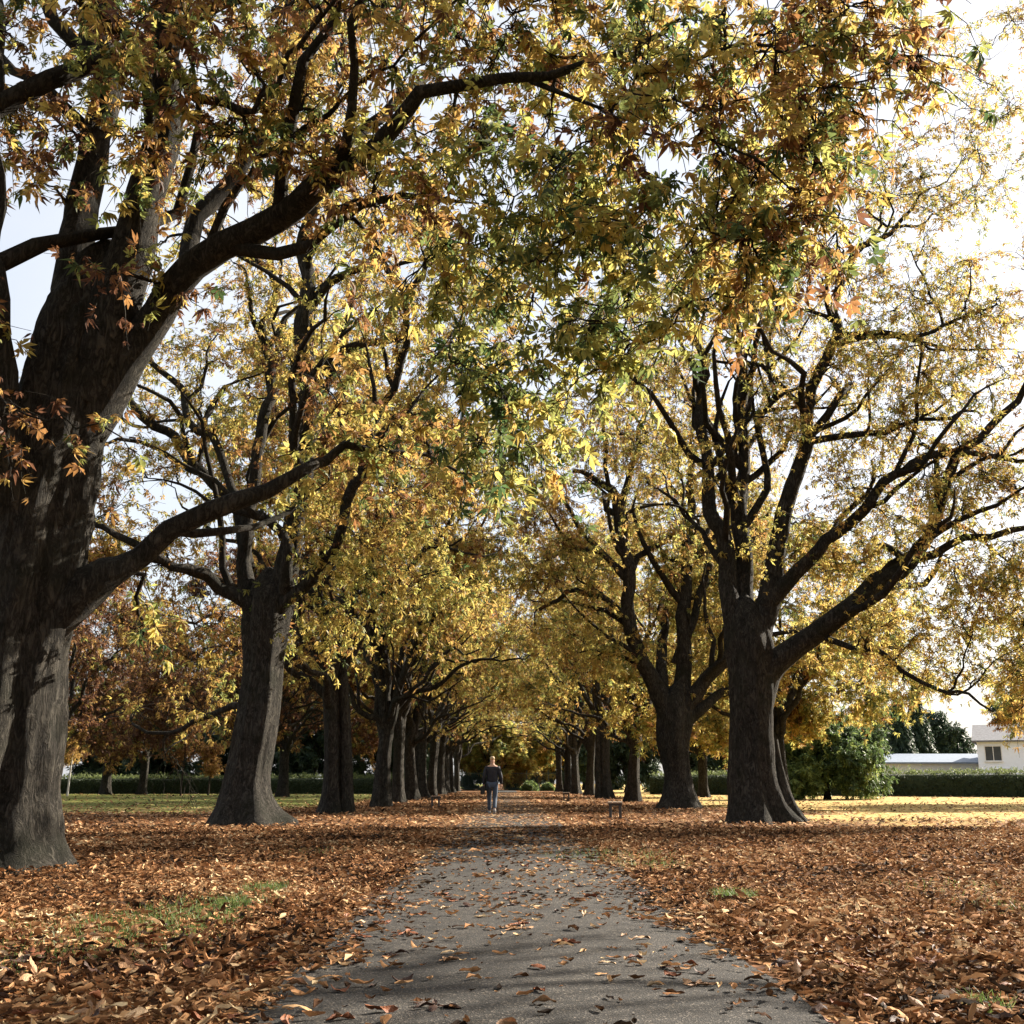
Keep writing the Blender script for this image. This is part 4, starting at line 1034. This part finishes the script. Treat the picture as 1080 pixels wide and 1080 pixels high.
shrub(3.2, 150, 1.1, 1.2, 'sunlit light green shrub right of the path end', M_GREENLEAF, 4)
shrub(5.6, 152, .9, .9, 'lower green shrub beside the sunlit one at the path end', M_GREENLEAF, 5)
shrub(16.6, 72, 1.8, 1.7, 'low green shrub just right of the nearest right trunk', M_GREENLEAF, 6)

# fallen log on the left lawn
lg = empty('log', (-34.5, 82, 0)); tag(lg, 'dark fallen log lying on the left lawn under the trees', 'log')
V, F = tube(smooth_path([(-1.2, 0, .22, .26), (0, .1, .24, .25), (1.1, .1, .22, .22)], .2), 16, rough=.3, seed=2); mesh_obj('bark', V, F, 4, M_BARK2, lg, smooth=True)
for sx, rr in ((-1.2, .25), (1.1, .21)):
    vs = [(sx, 0 if sx < 0 else .1, .22)] + [(sx + (.01 if sx > 0 else -.01), (0 if sx < 0 else .1) + math.cos(a) * rr, .22 + math.sin(a) * rr) for a in np.linspace(0, 2 * math.pi, 14, endpoint=False)]
    poly('cut_end', vs, [(0, 1 + i, 1 + (i + 1) % 14) for i in range(14)], M_PALEBARK, lg)

# ------------------------------------------------------------------ benches
M_WOOD = simple('weathered_bench_wood', (.16, .12, .085), .75, .3, 12)
M_CONC = simple('dark_bench_metal', (.05, .05, .05), .6, .2, 8)
def bench(x, y, rz, label):
    o = empty('park_bench', (x, y, 0), rz); tag(o, label, 'bench', 'backless benches beside the path')
    boxes('seat', [(-.21, -.085, -.7, .7, .43, .475), (-.065, .065, -.7, .7, .43, .475), (.085, .21, -.7, .7, .43, .475)], M_WOOD, o, .006)
    for yy in (-.6, .6):
        boxes('crossbar', [(-.19, .19, yy - .04, yy + .04, .375, .428)], M_CONC, o, .004)
        for xx in (-.14, .14):
            boxes('leg', [(xx - .04, xx + .04, yy - .045, yy + .045, 0.0, .374)], M_CONC, o, .005)
    return o
bench(3.2, 33.6, -.095, 'nearest backless bench, at the right side of the path')
bench(-2.95, 49, .06, 'backless bench at the left side of the path')
bench(3.6, 68, -.053, 'farthest backless bench, small at the right side of the path')

# ------------------------------------------------------------------ person
M_SKIN = simple('skin', (.50, .31, .22), .55, .06, 10, .3, 0)
M_JACKET = simple('dark_navy_jacket', (.018, .019, .026), .75, .3, 14)
M_JEANS = simple('blue_jeans', (.05, .068, .10), .85, .2, 20)
M_HAIR = simple('fair_hair', (.48, .37, .22), .6, .2, 30)
M_SHOE = simple('pale_trainers', (.35, .33, .31), .6, .15, 20)
M_BAG = simple('black_bag', (.015, .015, .016), .6, .2, 20)
def skin(name, verts, edges, radii, mat, parent, root_i=0, sub=2):
    me = bpy.data.meshes.new(name); me.from_pydata(verts, edges, []); me.update(); me.materials.append(mat)
    o = bpy.data.objects.new(name, me); col.objects.link(o); o.parent = parent
    md = o.modifiers.new('skin', 'SKIN'); md.use_smooth_shade = True
    sl = me.skin_vertices[0].data
    for i, rr in enumerate(radii):
        sl[i].radius = rr if isinstance(rr, tuple) else (rr, rr); sl[i].use_root = (i == root_i)
    ms = o.modifiers.new('sub', 'SUBSURF'); ms.levels = sub; ms.render_levels = sub
    return o
px_, py_ = -.42, 37.5
pr = empty('person', (px_, py_, .03)); tag(pr, 'person in a dark jacket and blue jeans walking on the path', 'person')
# x right, y = walking away (+), z up; left foot ahead
J = {
 'pel': (0, 0, .98), 'wai': (0, .01, 1.12), 'che': (0, .02, 1.36), 'nb': (0, .02, 1.50), 'nk': (0, .03, 1.57), 'hd': (0, .045, 1.66), 'hd2': (0, .04, 1.77),
 'hl': (-.10, 0, .93), 'kl': (-.10, .20, .53), 'al': (-.09, .30, .10), 'fl': (-.10, .46, .05),
 'hr': (.10, 0, .93), 'kr': (.09, -.04, .50), 'ar': (.08, -.34, .17), 'fr': (.08, -.24, .05),
 'sl': (-.19, .02, 1.45), 'el': (-.27, -.06, 1.17), 'wl': (-.28, .02, .93), 'pl': (-.28, .04, .86),
 'sr': (.19, .02, 1.45), 'er': (.28, -.02, 1.17), 'wr': (.29, .10, .94), 'pr': (.29, .13, .87)}
names = list(J); ix = {n: i for i, n in enumerate(names)}
ed = [('pel', 'wai'), ('wai', 'che'), ('che', 'nb'), ('nb', 'nk'), ('nk', 'hd'), ('hd', 'hd2'), ('pel', 'hl'), ('hl', 'kl'), ('kl', 'al'), ('al', 'fl'), ('pel', 'hr'), ('hr', 'kr'), ('kr', 'ar'), ('ar', 'fr'),
      ('nb', 'sl'), ('sl', 'el'), ('el', 'wl'), ('wl', 'pl'), ('nb', 'sr'), ('sr', 'er'), ('er', 'wr'), ('wr', 'pr')]
rad = dict(pel=(.15, .11), wai=(.14, .10), che=(.16, .11), nb=.09, nk=.055, hd=(.08, .095), hd2=(.07, .08), hl=.09, kl=.058, al=.04, fl=.035, hr=.09, kr=.058, ar=.04, fr=.035,
           sl=.06, el=.042, wl=.028, pl=(.038, .022), sr=.06, er=.042, wr=.028, pr=(.038, .022))
verts = [J[n] for n in names]; edges = [(ix[a], ix[b_]) for a, b_ in ed]; radii = [rad[n] for n in names]
# fingers and thumbs
for s, h in ((-1, 'pl'), (1, 'pr')):
    hx, hy, hz = J[h]
    for q in range(4):
        i0 = len(verts); off = -.03 + .02 * q; ln = (.07, .085, .08, .06)[q]
        verts += [(hx, hy + off, hz - .03), (hx - s * .008, hy + off + .004, hz - .03 - ln * .55), (hx - s * .028, hy + off + .008, hz - .03 - ln)]
        radii += [.009, .008, .006]; edges += [(ix[h], i0), (i0, i0 + 1), (i0 + 1, i0 + 2)]
    i0 = len(verts); verts += [(hx - s * .02, hy + .045, hz + .01), (hx - s * .03, hy + .06, hz - .03)]; radii += [.01, .008]; edges += [(ix[h], i0), (i0, i0 + 1)]
skin('body', verts, edges, radii, M_SKIN, pr, 0)
jk = ['pel', 'wai', 'che', 'nb', 'sl', 'el', 'wl', 'sr', 'er', 'wr']
ji = {n: i for i, n in enumerate(jk)}
jr = dict(pel=(.205, .16), wai=(.19, .15), che=(.205, .155), nb=(.12, .11), sl=.085, el=.068, wl=.048, sr=.085, er=.068, wr=.048)
jv = [J[n] for n in jk]; jv[0] = (0, 0, .93)
jo = skin('jacket', jv, [(ji[a], ji[b_]) for a, b_ in ed if a in ji and b_ in ji], [jr[n] for n in jk], M_JACKET, pr)
skin('collar', [(0, .02, 1.50), (0, .03, 1.57)], [(0, 1)], [.085, .075], M_JACKET, jo)
tk = ['pel', 'hl', 'kl', 'al', 'hr', 'kr', 'ar']; ti_ = {n: i for i, n in enumerate(tk)}
trr = dict(pel=(.165, .13), hl=.115, kl=.078, al=.062, hr=.115, kr=.078, ar=.062)
skin('trousers', [J[n] for n in tk], [(ti_[a], ti_[b_]) for a, b_ in ed if a in ti_ and b_ in ti_], [trr[n] for n in tk], M_JEANS, pr)
skin('hair', [(0, -.005, 1.70), (0, .0, 1.77), (0, .035, 1.815)], [(0, 1), (1, 2)], [(.085, .085), (.092, .095), (.06, .06)], M_HAIR, pr)
skin('shoe', [(-.09, .26, .055), (-.10, .40, .05), (-.10, .50, .05)], [(0, 1), (1, 2)], [.052, .048, .036], M_SHOE, pr)
skin('shoe', [(.08, -.39, .15), (.08, -.28, .07), (.08, -.19, .04)], [(0, 1), (1, 2)], [.052, .048, .036], M_SHOE, pr)
bg = empty('shoulder_bag', (px_ - .31, py_ - .02, .03)); tag(bg, 'black bag hanging at the left side of the walking person', 'bag')
boxes('bag_body', [(-.07, .07, -.15, .15, .62, .88)], M_BAG, bg, .03)
V, F = tube(smooth_path([(0, -.12, .87, .012), (.05, -.1, 1.2, .012), (.12, -.02, 1.53, .012), (.09, .12, 1.4, .012), (.0, .12, .87, .012)], .05), 6); mesh_obj('strap', V, F, 4, M_BAG, bg, smooth=True)

# ------------------------------------------------------------------ light
SUN_AZ = R(58)      # to the right of the view direction (+Y)
SUN_EL = R(29)
w = bpy.data.worlds.new('World'); scene.world = w; w.use_nodes = True
wn = w.node_tree; wn.nodes.clear()
wo = wn.nodes.new('ShaderNodeOutputWorld'); bgn = wn.nodes.new('ShaderNodeBackground'); sky = wn.nodes.new('ShaderNodeTexSky')
sky.sky_type = 'NISHITA'; sky.sun_disc = False; sky.sun_elevation = SUN_EL; sky.sun_rotation = SUN_AZ
sky.air_density = 1.0; sky.dust_density = 3.2; sky.ozone_density = 1.0
bgn.inputs['Strength'].default_value = 0.066
tcw = wn.nodes.new('ShaderNodeTexCoord'); nzw = wn.nodes.new('ShaderNodeTexNoise'); nzw.inputs['Scale'].default_value = 2.2; nzw.inputs['Detail'].default_value = 7
wn.links.new(tcw.outputs['Generated'], nzw.inputs['Vector'])
mrw = wn.nodes.new('ShaderNodeMapRange'); mrw.inputs[1].default_value = .3; mrw.inputs[2].default_value = .7; mrw.inputs[3].default_value = .45; mrw.inputs[4].default_value = .8
wn.links.new(nzw.outputs['Fac'], mrw.inputs[0])
mxw = wn.nodes.new('ShaderNodeMix'); mxw.data_type = 'RGBA'; mxw.inputs[7].default_value = (4.4, 4.5, 4.7, 1)      # thin high cloud
wn.links.new(mrw.outputs[0], mxw.inputs[0]); wn.links.new(sky.outputs[0], mxw.inputs[6])
wn.links.new(mxw.outputs[2], bgn.inputs[0]); wn.links.new(bgn.outputs[0], wo.inputs[0])
sd = bpy.data.lights.new('sun', 'SUN'); sd.energy = 5.0; sd.angle = R(.5); sd.color = (1.0, .90, .76)
so = bpy.data.objects.new('sun', sd); col.objects.link(so)
dirv = Vector((math.sin(SUN_AZ) * math.cos(SUN_EL), math.cos(SUN_AZ) * math.cos(SUN_EL), math.sin(SUN_EL)))
so.rotation_euler = dirv.to_track_quat('Z', 'Y').to_euler()
so.location = dirv * 60

vs_ = scene.view_settings
scene.display_settings.display_device = 'sRGB'
vs_.view_transform = 'Standard'; vs_.look = 'None'; vs_.exposure = 1.9; vs_.gamma = 1.0; vs_.use_curve_mapping = False
scene.render.engine = 'CYCLES'
cy = scene.cycles
cy.max_bounces = 6; cy.diffuse_bounces = 4; cy.glossy_bounces = 2; cy.transmission_bounces = 4; cy.transparent_max_bounces = 4
cy.use_denoising = True
cy.use_adaptive_sampling = True; cy.adaptive_threshold = 0.015
